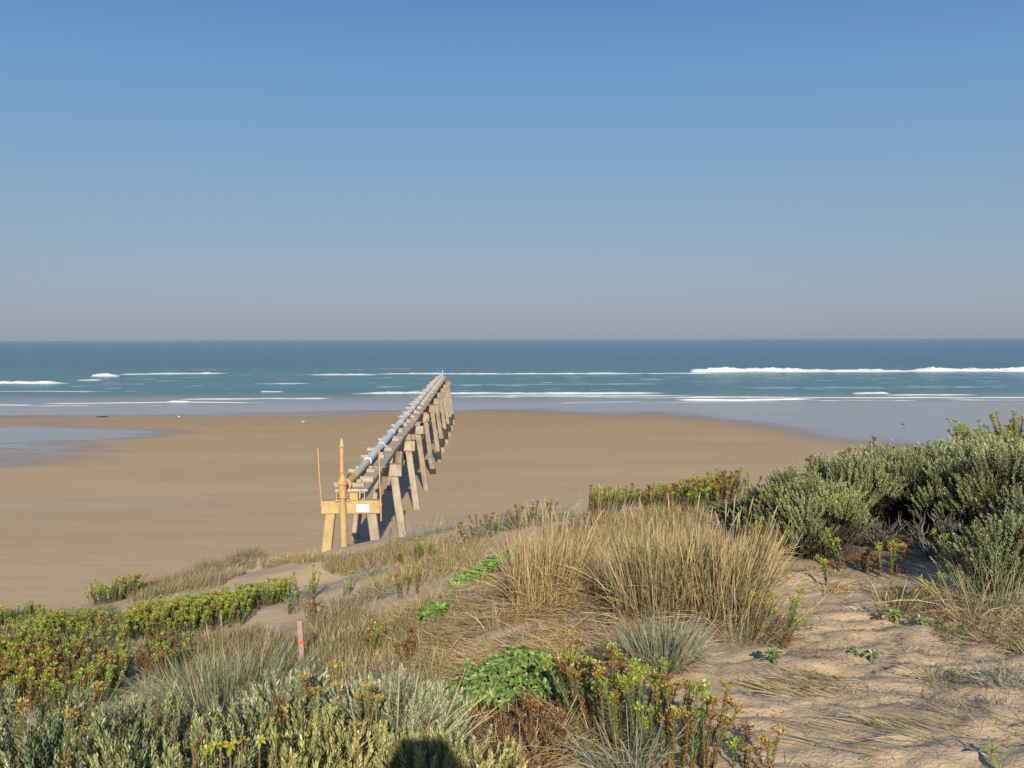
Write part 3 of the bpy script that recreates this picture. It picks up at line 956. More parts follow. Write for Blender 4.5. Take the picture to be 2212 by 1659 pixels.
def shrub_meshes(name, rx, ry, h, nclus, per, pal, seed, leafL=.026, leafW=.0075, nleaf=44, slen=.16, low=.3, bare=.6, fan=.55, opn=(.80, .20), shade_fill=0):
    """returns builders for foliage and branches of a rounded shrub made of fan-like clumps of leafy shoots"""
    r = np.random.default_rng(seed)
    T = [shoot_template(nleaf, slen * r.uniform(.8, 1.2), leafL, leafW, opn[0], opn[1], r) for _ in range(5)]
    fol = MB(); br = MB()
    PP, DD, LL, WW, CC, UU = [], [], [], [], [], []
    gold = 2.39996
    for c in range(nclus):
        u = (c + .5) / nclus
        az = c * gold + r.uniform(-.5, .5); zc = low + (1 - low) * (1 - u) ** .8
        rr = math.sqrt(max(0, 1 - ((zc - low) / (1 - low + 1e-6)) ** 2 * .92)) * r.uniform(.78, 1.05)
        cpos = np.array([rx * rr * math.cos(az), ry * rr * math.sin(az), h * zc * r.uniform(.86, 1.06)])
        out = np.array([math.cos(az) * rr, math.sin(az) * rr, 0])
        axis = unit(out * .65 + np.array([0, 0, .85]) + .12 * r.normal(size=3))
        root = np.array([cpos[0] * .18, cpos[1] * .18, 0.0])
        fork = cpos - axis * slen * 1.25
        mid = (root + fork) / 2 + np.array([0, 0, -.06 * h]) + .04 * r.normal(size=3)
        br.tube([root + (0, 0, -.03), mid, fork], [.011, .008, .005], 4, False, col=TWIG[c % 3])
        tint = r.uniform(.72, 1.38)
        cp = np.asarray(pal)[r.permutation(len(pal))[:3]]
        for s in range(per):
            a = r.uniform(0, 6.283); k = math.sqrt(r.uniform(0, 1)) * fan
            B = basis(axis, r.uniform(0, 6.28))
            d = unit(B @ np.array([math.sin(k) * math.cos(a), math.sin(k) * math.sin(a), math.cos(k)]))
            p0 = fork + d * slen * r.uniform(.15, .55) + (B[:, 0] * math.cos(a) + B[:, 1] * math.sin(a)) * k * .16
            d = unit(d + np.array([0, 0, .35]))
            Rm = basis(d, r.uniform(0, 6.28))
            P, D, L, W, q = T[r.integers(0, 5)]
            sc = r.uniform(.8, 1.2)
            PP.append((P * sc) @ Rm.T + p0); DD.append(D @ Rm.T); LL.append(L * sc); WW.append(W * sc)
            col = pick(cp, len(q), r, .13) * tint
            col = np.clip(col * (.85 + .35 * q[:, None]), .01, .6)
            if r.random() < .04:
                col = pick([(.2, .12, .06), (.16, .10, .05)], len(q), r)
            CC.append(col); UU.append(np.tile(d, (len(q), 1)))
            if s % 3 == 0:
                br.tube([fork, p0, p0 + d * slen * .5], [.004, .003, .002], 3, False, col=TWIG[s % 3])
    leaves(fol, np.concatenate(PP), np.concatenate(DD), np.concatenate(LL), np.concatenate(WW), np.concatenate(CC), up=np.concatenate(UU))
    # bare dead twigs filling the inside
    for k in range(int(60 * bare)):
        az = r.uniform(0, 6.28); q = r.uniform(.2, .85)
        a = np.array([rx * .2 * math.cos(az), ry * .2 * math.sin(az), 0.02])
        e = np.array([rx * q * math.cos(az), ry * q * math.sin(az), h * r.uniform(.2, .7)])
        mm = (a + e) / 2 + .06 * r.normal(size=3)
        br.tube([a, mm, e], [.005, .004, .002], 3, False, col=TWIG[k % 3])
        for _ in range(3):
            e2 = e + .12 * unit(r.normal(size=3) + np.array([math.cos(az), math.sin(az), .8]))
            br.tube([mm + (e - mm) * r.uniform(.3, .9), e2], [.003, .0015], 3, False, col=TWIG[(k + 1) % 3])
    dead = None
    if shade_fill:  # near-black leaf fill, coloured as the shade under the canopy
        dead = MB(); n = shade_fill
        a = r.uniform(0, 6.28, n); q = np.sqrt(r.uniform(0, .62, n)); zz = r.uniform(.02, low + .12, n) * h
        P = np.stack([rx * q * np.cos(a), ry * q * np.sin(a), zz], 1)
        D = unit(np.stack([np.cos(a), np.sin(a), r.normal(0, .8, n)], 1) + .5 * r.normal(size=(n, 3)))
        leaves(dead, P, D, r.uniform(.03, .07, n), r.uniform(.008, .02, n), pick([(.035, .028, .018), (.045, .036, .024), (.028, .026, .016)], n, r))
    return fol, br, dead


_protos = {}


def shrub(key, x, y, rz, sc, label, group=None, sink=.03, **kw):
    z = float(gz(x, y)) - sink
    if key not in _protos:
        fol, br, dead = shrub_meshes(**kw)
        o = thing('coastal_shrub', (x, y, z), rz, label, "shrub", group)
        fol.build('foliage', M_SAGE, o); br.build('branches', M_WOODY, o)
        if dead: dead.build('dead_or_shade_leaves', M_WOODY, o)  # low fill whose dark colour stands for shade inside the shrub
        o.scale = sc if hasattr(sc, '__len__') else (sc, sc, sc)
        _protos[key] = o
        return o
    return dup(_protos[key], (x, y, z), rz, sc, label, group)


K_SAGE = dict(name='s', rx=.48, ry=.48, h=.56, nclus=30, per=11, pal=SAGE, seed=1)
K_SILV = dict(name='v', rx=.42, ry=.42, h=.42, nclus=28, per=13, pal=SILVER, seed=2, fan=.45, leafL=.030, leafW=.0075, slen=.16)
K_OLIV = dict(name='o', rx=.48, ry=.46, h=.46, nclus=30, per=11, pal=OLIVE + SAGE[1:2], seed=3)
K_DARK = dict(name='d', rx=.52, ry=.5, h=.54, nclus=24, per=10, pal=DARKSAGE, seed=4)
G1 = "grey green shrubs in front of the camera"
for key, kw, u, D, vt, rz, lab in [
    ('dark', K_DARK, 40, 4.5, 1500, .3, "dark blue green shrub in the bottom left corner"),
    ('dark', K_DARK, 150, 3.9, 1545, 2.1, "dark shrub at the bottom edge pierced by long bare stalks, right of the corner shrub"),
    ('dark', K_DARK, 215, 4.8, 1500, 3.0, "dark green shrub just below the green and rust spurge thicket"),
    ('sage', K_SAGE, 330, 4.35, 1505, .2, "sage shrub of upright shoots just below the grey grass tuft on the left"),
    ('sage', K_SAGE, 470, 3.75, 1565, 1.9, "sage shrub with yellow leaved sprigs below it at the bottom edge"),
    ('sage', K_SAGE, 590, 4.5, 1500, 3.3, "sage shrub between the grey grass tuft and the orange marked stake"),
    ('silver', K_SILV, 855, 4.75, 1458, .4, "silvery shrub with narrow upright leaves beside the green rosette mat"),
    ('silver', K_SILV, 650, 5.2, 1455, 1.7, "silver leaved shrub standing at the foot of the orange marked stake"),
    ('olive', K_OLIV, 740, 4.05, 1530, .8, "olive yellow shrub with rust brown patches in the front centre"),
    ('olive', K_OLIV, 930, 3.75, 1575, 2.6, "olive shrub crossed by the round dark shadow of a head"),
    ('olive', K_OLIV, 600, 3.45, 1600, 4.0, "olive green shrub at the bottom edge, left of the round dark shadow"),
    ('sage', K_SAGE, 310, 3.3, 1595, 5.1, "sage shrub cut by the bottom edge, right of the dark corner shrubs"),
    ('dark', K_DARK, -90, 4.3, 1500, 3.9, "dark shrub half outside the left edge of the picture"),
]:
    p_ = at(u, vt, D)
    sc = (p_[2] - float(gz(p_[0], D))) / (kw['h'] * 1.12)
    shrub(key, p_[0], D, rz, (max(sc, .95), max(sc, .95), max(sc, .5)), lab, G1, **kw)

RGREEN = [(.175, .205, .075), (.22, .245, .11), (.14, .17, .06), (.27, .285, .145), (.21, .22, .07)]
K_R1 = dict(name='r1', rx=.70, ry=.55, h=.92, nclus=38, per=19, pal=RGREEN + SAGE[:1], seed=11, leafL=.031, leafW=.012, nleaf=30, slen=.18, low=.40, bare=1.0, shade_fill=1500, opn=(.9, .25))
K_R2 = dict(name='r2', rx=.74, ry=.58, h=.95, nclus=40, per=19, pal=RGREEN + SILVER[3:4], seed=12, leafL=.031, leafW=.012, nleaf=30, slen=.19, low=.42, bare=1.0, shade_fill=1600, opn=(.9, .25))
K_R3 = dict(name='r3', rx=.60, ry=.5, h=.70, nclus=30, per=15, pal=DARKSAGE + RGREEN[:2], seed=13, leafL=.031, leafW=.012, nleaf=28, slen=.17, low=.3, bare=.9, shade_fill=700, opn=(.9, .25))
K_R4 = dict(K_R2, low=.60, shade_fill=3600, seed=15, bare=1.3, nclus=34)
G2 = "grey green shrubs massed on the right of the dune"
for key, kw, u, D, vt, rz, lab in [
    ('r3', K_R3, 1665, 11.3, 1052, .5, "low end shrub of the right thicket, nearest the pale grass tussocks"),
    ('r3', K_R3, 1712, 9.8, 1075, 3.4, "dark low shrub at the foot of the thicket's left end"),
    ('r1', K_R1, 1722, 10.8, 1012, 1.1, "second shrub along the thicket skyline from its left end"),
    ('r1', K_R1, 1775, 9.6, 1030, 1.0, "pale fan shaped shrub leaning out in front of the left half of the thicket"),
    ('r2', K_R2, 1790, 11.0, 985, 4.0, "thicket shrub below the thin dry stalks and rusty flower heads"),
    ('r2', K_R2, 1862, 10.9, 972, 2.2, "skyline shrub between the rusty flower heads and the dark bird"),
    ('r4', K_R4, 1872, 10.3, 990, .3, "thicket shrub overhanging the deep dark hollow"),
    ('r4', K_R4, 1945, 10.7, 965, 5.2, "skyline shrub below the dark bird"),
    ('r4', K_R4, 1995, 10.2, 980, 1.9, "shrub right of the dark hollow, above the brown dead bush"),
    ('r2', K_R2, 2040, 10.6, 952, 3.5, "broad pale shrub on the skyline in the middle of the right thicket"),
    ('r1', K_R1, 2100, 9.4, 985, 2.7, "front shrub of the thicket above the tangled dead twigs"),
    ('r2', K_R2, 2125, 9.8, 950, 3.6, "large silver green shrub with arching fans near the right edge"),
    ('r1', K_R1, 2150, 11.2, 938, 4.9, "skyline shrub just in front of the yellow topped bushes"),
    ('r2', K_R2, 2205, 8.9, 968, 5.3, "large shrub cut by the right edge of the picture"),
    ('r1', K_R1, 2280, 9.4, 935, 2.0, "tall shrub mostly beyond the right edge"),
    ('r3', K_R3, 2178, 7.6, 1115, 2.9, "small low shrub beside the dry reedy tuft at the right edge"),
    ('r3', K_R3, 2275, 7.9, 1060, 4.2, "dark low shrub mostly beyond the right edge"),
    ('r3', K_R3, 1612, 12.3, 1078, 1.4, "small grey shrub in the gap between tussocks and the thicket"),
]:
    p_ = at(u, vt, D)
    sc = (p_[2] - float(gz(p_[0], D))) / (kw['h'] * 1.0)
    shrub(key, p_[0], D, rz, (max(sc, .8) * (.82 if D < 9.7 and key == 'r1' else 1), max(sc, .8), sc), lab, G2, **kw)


# --- bare dead bushes in front of the right thicket
def dead_bush(seed, h, spread):
    r = np.random.default_rng(seed); b = MB()
    for k in range(16):
        az = r.uniform(0, 6.28); q = r.uniform(.2, 1)
        e = np.array([spread * q * math.cos(az), spread * q * math.sin(az), h * r.uniform(.55, .9)])
        mm = e * .5 + .03 * r.normal(size=3)
        cc = (.20 * r.uniform(.7, 1.2),) * 1; g = r.uniform(.10, .19)
        b.tube([(0, 0, -.02), mm, e], [.007, .0055, .003], 4, False, col=(g, g * .86, g * .74))
        for _ in range(6):
            s = mm + (e - mm) * r.uniform(.1, 1)
            e2 = s + r.uniform(.06, .16) * unit(np.array([math.cos(az) * .5, math.sin(az) * .5, 1]) + .5 * r.normal(size=3))
            b.tube([s, (s + e2) / 2 + .008 * r.normal(size=3), e2], [.0035, .003, .0015], 3, False, col=(g, g * .86, g * .74))
    return b


for (u, v, sd_, h, s_, lab) in [(1900, 1175, 5, .32, .26, "bare pale twigs of a dead bush in front of the dark hollow"),
                              (2010, 1195, 6, .42, .3, "bare brown dead bush under the broad pale shrub"),
                              (2090, 1190, 7, .36, .3, "tangled dead twigs below the shrub with arching fans")]:
    g = hit(u, v + 14)
    o = dead_bush(sd_, h, s_).build('dead_bush', M_WOODY); o.location = tuple(g); tag(o, lab, "dead bush", "dead twiggy bushes")


# --- sea spurge: upright stems wrapped in small leaves
SP_GREEN = [(.12, .18, .060), (.145, .205, .075), (.095, .15, .06)]
SP_YG = [(.33, .40, .05), (.39, .42, .07), (.27, .36, .055)]
SP_YEL = [(.46, .33, .07), (.40, .31, .06), (.34, .30, .06), (.40, .25, .09)]
SP_RUST = [(.24, .12, .045), (.30, .17, .06), (.19, .10, .04)]
SP_BROWN = [(.20, .13, .05), (.16, .10, .045)]


def spurge_stem(fol, stem, p, lean, h, r, kind, dens=1.0, leafL=.029, leafW=.0115):
    near = leafW < .009
    n = int(95 * h / .4 * dens)
    q = np.sort(r.uniform(.12, 1, n)); ang = np.arange(n) * 2.39996
    ax = unit(np.array([lean[0], lean[1], 1.0])); B = basis(ax, 0)
    curve = np.array([lean[0], lean[1], 0]) * .35 * h
    def pos(qq): return np.asarray(p) + ax * (qq * h)[:, None] + curve * (qq ** 2)[:, None]
    th = np.where(q < .82, .75, .95) + r.normal(0, .15, n)
    D = (B @ np.stack([np.sin(th) * np.cos(ang), np.sin(th) * np.sin(ang), np.cos(th)])).T
    base = {'green': SP_GREEN, 'yellow': SP_GREEN, 'rust': SP_RUST, 'brown': SP_BROWN}[kind]
    top = {'green': SP_YG, 'yellow': SP_YEL, 'rust': SP_RUST, 'brown': SP_RUST}[kind]
    c = np.where((q < .30)[:, None] & (r.random(n) < .8)[:, None], pick(SP_BROWN + SP_RUST[:1], n, r), pick(base, n, r))
    f = sstep(*((.80, .93) if near else (.66, .86)), q)[:, None]
    c = c * (1 - f) + pick(top, n, r) * f
    if kind == 'yellow':
        mrk = (r.random(n) < .45)[:, None]; c = np.where(mrk, pick(SP_YEL + SP_BROWN[:1], n, r), c)
    leaves(fol, pos(q), D, leafL * r.uniform(.8, 1.2, n) * (1 - .2 * f[:, 0]), leafW * r.uniform(.8, 1.2, n), c, .22)
    # flower head: short rays, each with a pair of round bracts
    m = int(34 * dens) + 8
    tip = pos(np.array([1.0]))[0]
    a2 = r.uniform(0, 6.28, m); k2 = np.sqrt(r.uniform(0, 1, m)) * 1.1
    d2 = (B @ np.stack([np.sin(k2) * np.cos(a2), np.sin(k2) * np.sin(a2), np.cos(k2)])).T
    pp = tip + d2 * (r.uniform(.008, .042, m))[:, None] - ax * .012
    leaves(fol, pp, unit(d2 + .5 * r.normal(size=(m, 3))), r.uniform(.016, .026, m) * (.72 if near else 1), r.uniform(.012, .018, m) * (.72 if near else 1), pick(top, m, r, .15), .1)
    ts = np.array([0, .35, .7, 1.0])
    pts = pos(ts)
    stem.tube(pts, [.0042, .004, .0035, .0025], 4, False, col=(.17, .10, .05) if kind != 'green' else (.15, .14, .05))


def spurge_plant(p, stems, spread, h, kinds, seed, label, lean=(0, 0), group=None, name='sea_spurge', dens=1.0, rz=0, leafL=.029, leafW=.0115):
    r = np.random.default_rng(seed)
    o = thing(name, tuple(p), rz, label, "sea spurge", group)
    fol, st = MB(), MB()
    for k in range(stems):
        a = r.uniform(0, 6.28); q = spread * math.sqrt(r.uniform(0, 1))
        x, y = q * math.cos(a), q * math.sin(a)
        zz = float(gz(p[0] + x, p[1] + y)) - p[2] - .02
        ln = (lean[0] + x * .8 + r.normal() * .08, lean[1] + y * .5 + r.normal() * .08)
        spurge_stem(fol, st, (x, y, zz), ln, h * r.uniform(.55, 1.12), r, kinds[r.integers(0, len(kinds))], dens, leafL, leafW)
    st.build('stems', M_WOODY, o); fol.build('foliage', M_FLESHY, o)
    return o


RAISED = {"dark red flower heads standing over the thicket's left skyline": (10.9, 952),
          "tall rust red spurge at the left foot of the thicket": (10.4, 1075),
          "yellow headed spurge leaning left before the thicket's end shrub": (9.3, 1120),
          "orange and lime spurge in the bottom left corner": (3.7, 1560),
          "single sulphur yellow flower head rising out of the front shrubs": (4.35, 1455),
          "ochre dying spurge between silver shrubs below the stake": (4.75, 1490)}
GS = "sea spurge plants standing singly on the dune"
for (u, v, n, sp, h, kinds, lean, lab) in [
    (1300, 1620, 8, .11, .40, ['yellow', 'yellow', 'green', 'brown'], (-.05, .1), "sea spurge with yellowed stems, tallest at left of the front row"),
    (1360, 1640, 9, .11, .36, ['green', 'green', 'yellow'], (.02, .1), "green and yellow sea spurge behind the blue grey blades at the bottom"),
    (1430, 1655, 10, .12, .34, ['green', 'green', 'green', 'yellow'], (.06, .05), "deep green sea spurge stems at the bottom centre right"),
    (1500, 1668, 9, .10, .35, ['yellow', 'green', 'rust'], (.12, .05), "sea spurge with yellow green heads leaning over bare sand at the bottom"),
    (1535, 1660, 5, .06, .30, ['yellow'], (.25, .0), "golden sea spurge leaning right, outermost of the front row"),
    (1215, 1500, 6, .09, .32, ['yellow', 'brown'], (.12, .0), "yellow brown sea spurge rising behind the green rosette mat"),
    (1275, 1500, 5, .08, .30, ['yellow', 'green'], (.35, .05), "sea spurge with a lime green head leaning right below the grey tussock"),
    (1250, 1575, 9, .12, .34, ['yellow', 'green', 'rust'], (0, .05), "yellow and rust sea spurge right of the rosette mat's brown skirt"),
    (1330, 1535, 9, .12, .30, ['yellow', 'green', 'brown'], (.05, .05), "ochre sea spurge just in front of the grey green tuft"),
    (1410, 1570, 10, .12, .30, ['green', 'green', 'yellow'], (.05, .05), "leafy green sea spurge on the right behind the bottom row"),
    (1475, 1600, 6, .08, .26, ['rust', 'yellow'], (.1, .05), "rusty sea spurge at the sand edge behind the leaning yellow green one"),
    (1180, 1640, 9, .12, .26, ['rust', 'rust', 'brown'], (0, 0), "rust red dying sea spurge in front of the rosette mat"),
    (1080, 1610, 8, .13, .22, ['rust', 'brown'], (0, 0), "low orange brown dead spurge under the left side of the rosette mat"),
    (1590, 1655, 3, .05, .17, ['green', 'rust'], (0, 0), "small green sea spurge alone on the sand at the bottom right of centre"),
    (1640, 1668, 4, .06, .18, ['yellow', 'green'], (.1, 0), "small sea spurge with faded brown head right of the lone green one"),
    (1690, 1400, 5, .07, .36, ['green'], (.1, 0), "upright lime headed sea spurge at the right foot of the pale tussocks"),
    (1640, 1385, 4, .07, .34, ['yellow', 'green'], (.15, 0), "sea spurge poking out of the right end of the pale tussocks"),
    (880, 1450, 7, .08, .30, ['rust', 'brown'], (0, 0), "dark rusty sea spurge on sand above the silvery shrub"),
    (795, 1425, 7, .12, .34, ['yellow', 'brown', 'green'], (0, 0), "mottled yellow sea spurge between the stake and the rusty spurge"),
    (668, 1300, 9, .16, .46, ['green'], (0, 0), "bright green sea spurge clump beside bare sand above the stake"),
    (690, 1345, 6, .14, .38, ['yellow', 'rust'], (0, 0), "yellow and rust sea spurge just above the stake"),
    (745, 1290, 4, .10, .34, ['green'], (0, 0), "small green sea spurge left of the silver tufts on the slope"),
    (900, 1225, 10, .25, .42, ['green', 'yellow'], (0, 0), "yellow green sea spurge at the left of the tan grass slope"),
    (880, 1290, 5, .14, .36, ['yellow', 'brown'], (0, 0), "brownish sea spurge in thatch on the slope below the jetty"),
    (1060, 1150, 26, .45, .30, ['rust', 'rust', 'green'], (0, 0), "rusty sea spurge group on the crest left of the tall dry tussock"),
    (1150, 1130, 12, .30, .30, ['rust', 'yellow'], (0, 0), "sea spurge with orange heads on the crest behind the tall dry tussock"),
    (1160, 1330, 5, .12, .30, ['rust', 'yellow'], (0, 0), "orange and yellow sea spurge in the thatch below the dry tussock"),
    (1815, 1235, 4, .07, .38, ['green'], (-.25, 0), "thick green spurge stem with a lime head leaning left at the thicket foot"),
    (1862, 1232, 5, .10, .24, ['rust', 'yellow'], (.1, 0), "rust coloured spurge at the thicket foot between two green stems"),
    (1912, 1250, 5, .07, .36, ['green'], (.05, 0), "tall green spurge under the pale dead twigs"),
    (1942, 1240, 4, .07, .27, ['yellow', 'rust'], (.05, 0), "short orange spurge right of the tall green spurge"),
    (1785, 1265, 2, .03, .24, ['green'], (-.15, 0), "lone pair of green spurge stems at the edge of the trodden track"),
    (2062, 1240, 3, .04, .36, ['green', 'yellow'], (-.3, 0), "leaning spurge with a yellow head below the broad pale shrub"),
    (1992, 1310, 4, .07, .27, ['green'], (.1, 0), "green spurge beside the small tuft right of the track"),
    (1630, 1140, 5, .12, .45, ['rust', 'yellow'], (.15, 0), "tall rust red spurge at the left foot of the thicket"),
    (1665, 1165, 3, .06, .36, ['yellow'], (-.3, 0), "yellow headed spurge leaning left before the thicket's end shrub"),
    (245, 1300, 80, .40, .40, ['green', 'green', 'green', 'rust'], (0, 0), "lone dark green and rust clump on the dune edge against the beach"),
    (40, 1655, 5, .08, .42, ['rust', 'yellow'], (.05, 0), "orange and lime spurge in the bottom left corner"),
    (775, 1560, 5, .05, .42, ['yellow'], (0, .05), "single sulphur yellow flower head rising out of the front shrubs"),
    (2200, 985, 130, .62, .48, ['yellow', 'green', 'green'], (0, 0), "yellow topped spurge bush on the skyline at the right edge"),
    (2150, 1005, 50, .4, .34, ['yellow', 'green', 'rust'], (0, 0), "yellow green spurge just showing over the thicket skyline"),
    (1815, 1020, 8, .3, .85, ['rust'], (0, 0), "dark red flower heads standing over the thicket's left skyline"),
    (620, 1520, 7, .10, .32, ['yellow', 'rust'], (0, 0), "ochre dying spurge between silver shrubs below the stake"),
]:
    g = hit(u, v)
    if lab in RAISED:          # rooted among the front shrubs and rising through them
        D, vt = RAISED[lab]
        q_ = at(u, vt, D); g = np.array([q_[0], D, float(gz(q_[0], D))]); h = q_[2] - g[2]
    spurge_plant(g, n, sp, h, kinds, int(u * 7 + v), lab, lean, GS, dens=1.6 if g[1] < 7 else .75, leafL=.025 if g[1] < 7 else .036, leafW=.0062 if g[1] < 7 else .015)


def in_poly(P, n, r):
    P = np.asarray(P, float); out_ = []
    lo, hi = P.min(0), P.max(0)
    while len(out_) < n:
        q = lo + (hi - lo) * r.random((400, 2))
        s = poly_sd(q[:, 0], q[:, 1], P)
        out_ += list(q[s > 0])
    return np.array(out_[:n])


def world_poly(P):
    return np.array([hit(u, v)[:2] for u, v in P])


def spurge_bank(P, n, h, kinds, seed, label, clump=1.1, thr=-.08):
    r = np.random.default_rng(seed); W = world_poly(P)
    fol = MB(); k = 0
    pts = in_poly(W, n * 2, r)
    keep = fbm(pts[:, 0] / clump, pts[:, 1] / clump, seed, 3) > thr
    pts = pts[keep][:n]
    zz = gz(pts[:, 0], pts[:, 1])
    tone = fbm(pts[:, 0] / .8, pts[:, 1] / .8, seed + 3, 3)
    for (x, y), z, t in zip(pts, zz, tone):
        kd = kinds[r.integers(0, len(kinds))]
        if t > .22: kd = 'rust' if r.random() < .45 else 'yellow'
        spurge_stem(fol, fol, (x, y, z - .02), (r.normal() * .12 + .05, r.normal() * .1), h * r.uniform(.65, 1.12), r, kd, .62, .034, .014)
    o = fol.build('sea_spurge_bank', M_FLESHY)
    tag(o, label, "sea spurge", None, 'stuff')
    return o


spurge_bank([(275, 1350), (330, 1330), (450, 1320), (540, 1292), (620, 1290), (632, 1325), (600, 1345), (480, 1362), (400, 1385), (300, 1392), (270, 1385)], 640, .33, ['green', 'green', 'green', 'yellow'], 201,
            "band of upright lime green sea spurge across the left slope below bare sand", 1.1, -.13)
spurge_bank([(-60, 1420), (60, 1410), (250, 1415), (278, 1450), (262, 1500), (215, 1535), (90, 1540), (-60, 1545)], 620, .33, ['green', 'green', 'green', 'yellow', 'rust'], 202,
            "dense green and rust sea spurge thicket at the left edge above the dark shrubs", 1.0, -.12)
spurge_bank([(-60, 1345), (90, 1335), (180, 1355), (275, 1370), (275, 1410), (200, 1415), (100, 1395), (-60, 1380)], 300, .30, ['green', 'green', 'yellow'], 203,
            "far green sea spurge patch at the left edge next to the dune lip", 1.0, -.10)
spurge_bank([(300, 1420), (380, 1415), (400, 1455), (350, 1490), (285, 1475)], 60, .36, ['green', 'rust', 'brown'], 204,
            "loose brown and green spurge stems left of the grey tussock", .8, -.1)
spurge_bank([(1265, 1112), (1400, 1102), (1610, 1080), (1620, 1105), (1500, 1125), (1380, 1130), (1280, 1130)], 900, .40, ['green', 'green', 'yellow', 'rust'], 205,
            "band of yellow green and rust spurge along the crest between tussocks and thicket", 1.4, -.12)

# --- grasses
TAN = [(.52, .395, .19), (.46, .335, .15), (.57, .455, .245), (.40, .28, .12)]
DRYBR = [(.36, .265, .155), (.29, .21, .12), (.43, .33, .20)]
GGRN = [(.16, .185, .095), (.20, .215, .12), (.13, .16, .075)]
BLUE = [(.27, .28, .195), (.32, .325, .245), (.235, .25, .17)]
MIXG = [(.24, .21, .10), (.19, .19, .09), (.30, .25, .13)]


def tussock(p, n, rad, h, pal0, pal1, seed, label, name='grass_tussock', lean=(0, 0), fan=.35, w=.0036, bend=.35, group=None, heads=0, zs=None, segs=5):
    r = np.random.default_rng(seed)
    a = r.uniform(0, 6.28, n); q = np.sqrt(r.uniform(0, 1, n))
    x = rad * q * np.cos(a); y = rad * q * np.sin(a) * .8
    z = gz(p[0] + x, p[1] + y) - p[2] - .02
    base = np.stack([x, y, z], 1)
    d0 = unit(np.stack([x / rad * fan + lean[0] + r.normal(0, .10, n), y / rad * fan + lean[1] + r.normal(0, .10, n), np.full(n, 1. if abs(lean[0]) < .5 else .28) + np.abs(r.normal(0, .12, n))], 1))
    Ln = h * (r.uniform(.45, 1.08, n) ** .8)
    ba = r.uniform(0, 6.28, n)
    bd = unit(np.stack([np.cos(ba) * .8 + x / rad * .9 + lean[0] * 2, np.sin(ba) * .8 + y / rad * .9, -.25 * np.ones(n)], 1))
    bn = np.abs(r.normal(0, bend, n)) + (r.random(n) < .16) * r.uniform(.2, .8, n)
    o = thing(name, tuple(p), 0, label, "grass", group)
    b = MB()
    c1 = pick(pal1, n, r); c0 = pick(pal0, n, r)
    ribbon(b, base, d0, Ln, w * r.uniform(.7, 1.3, n), bd, bn, segs, c0, c1)
    b.build('blades', M_GRASS, o)
    if n < 75: return o
    # collapsed dead blades round the foot
    m = n // 3
    a = r.uniform(0, 6.28, m); q = rad * r.uniform(.3, 1.15, m)
    x = q * np.cos(a); y = q * np.sin(a) * .8
    base = np.stack([x, y, gz(p[0] + x, p[1] + y) - p[2] + r.uniform(.0, .10, m)], 1)
    d0 = unit(np.stack([np.cos(a) + r.normal(0, .6, m), np.sin(a) + r.normal(0, .6, m), r.uniform(.05, .5, m)], 1))
    b = MB()
    ribbon(b, base, d0, h * r.uniform(.25, .6, m), w * r.uniform(.7, 1.2, m), np.tile([0, 0, -1.], (m, 1)), r.uniform(.05, .3, m), 3, pick(DRYBR, m, r), pick(DRYBR + TAN[:1], m, r))
    b.build('dead_blades', M_GRASS, o)
    if heads:
        b = MB()
        for k in range(heads):
            a = r.uniform(0, 6.28); q = rad * r.uniform(0, .9)
            s = np.array([q * math.cos(a), q * math.sin(a), 0.]); L_ = h * r.uniform(1.0, 1.28)
            d = unit(np.array([lean[0] + r.normal(0, .14) + s[0] / rad * .2, lean[1] + r.normal(0, .12), 1.]))
            bd_ = np.array([r.normal(0, .06), r.normal(0, .05), 0])
            pts = [s + d * L_ * t_ + bd_ * t_ ** 2 for t_ in (0, .3, .6, .84, .9, .96, 1.0)]
            b.tube(pts, [.0022, .002, .0018, .0016, .0055, .005, .0012], 5, False, col=(.47, .36, .2))
        b.build('seed_heads', M_GRASS, o)
    return o


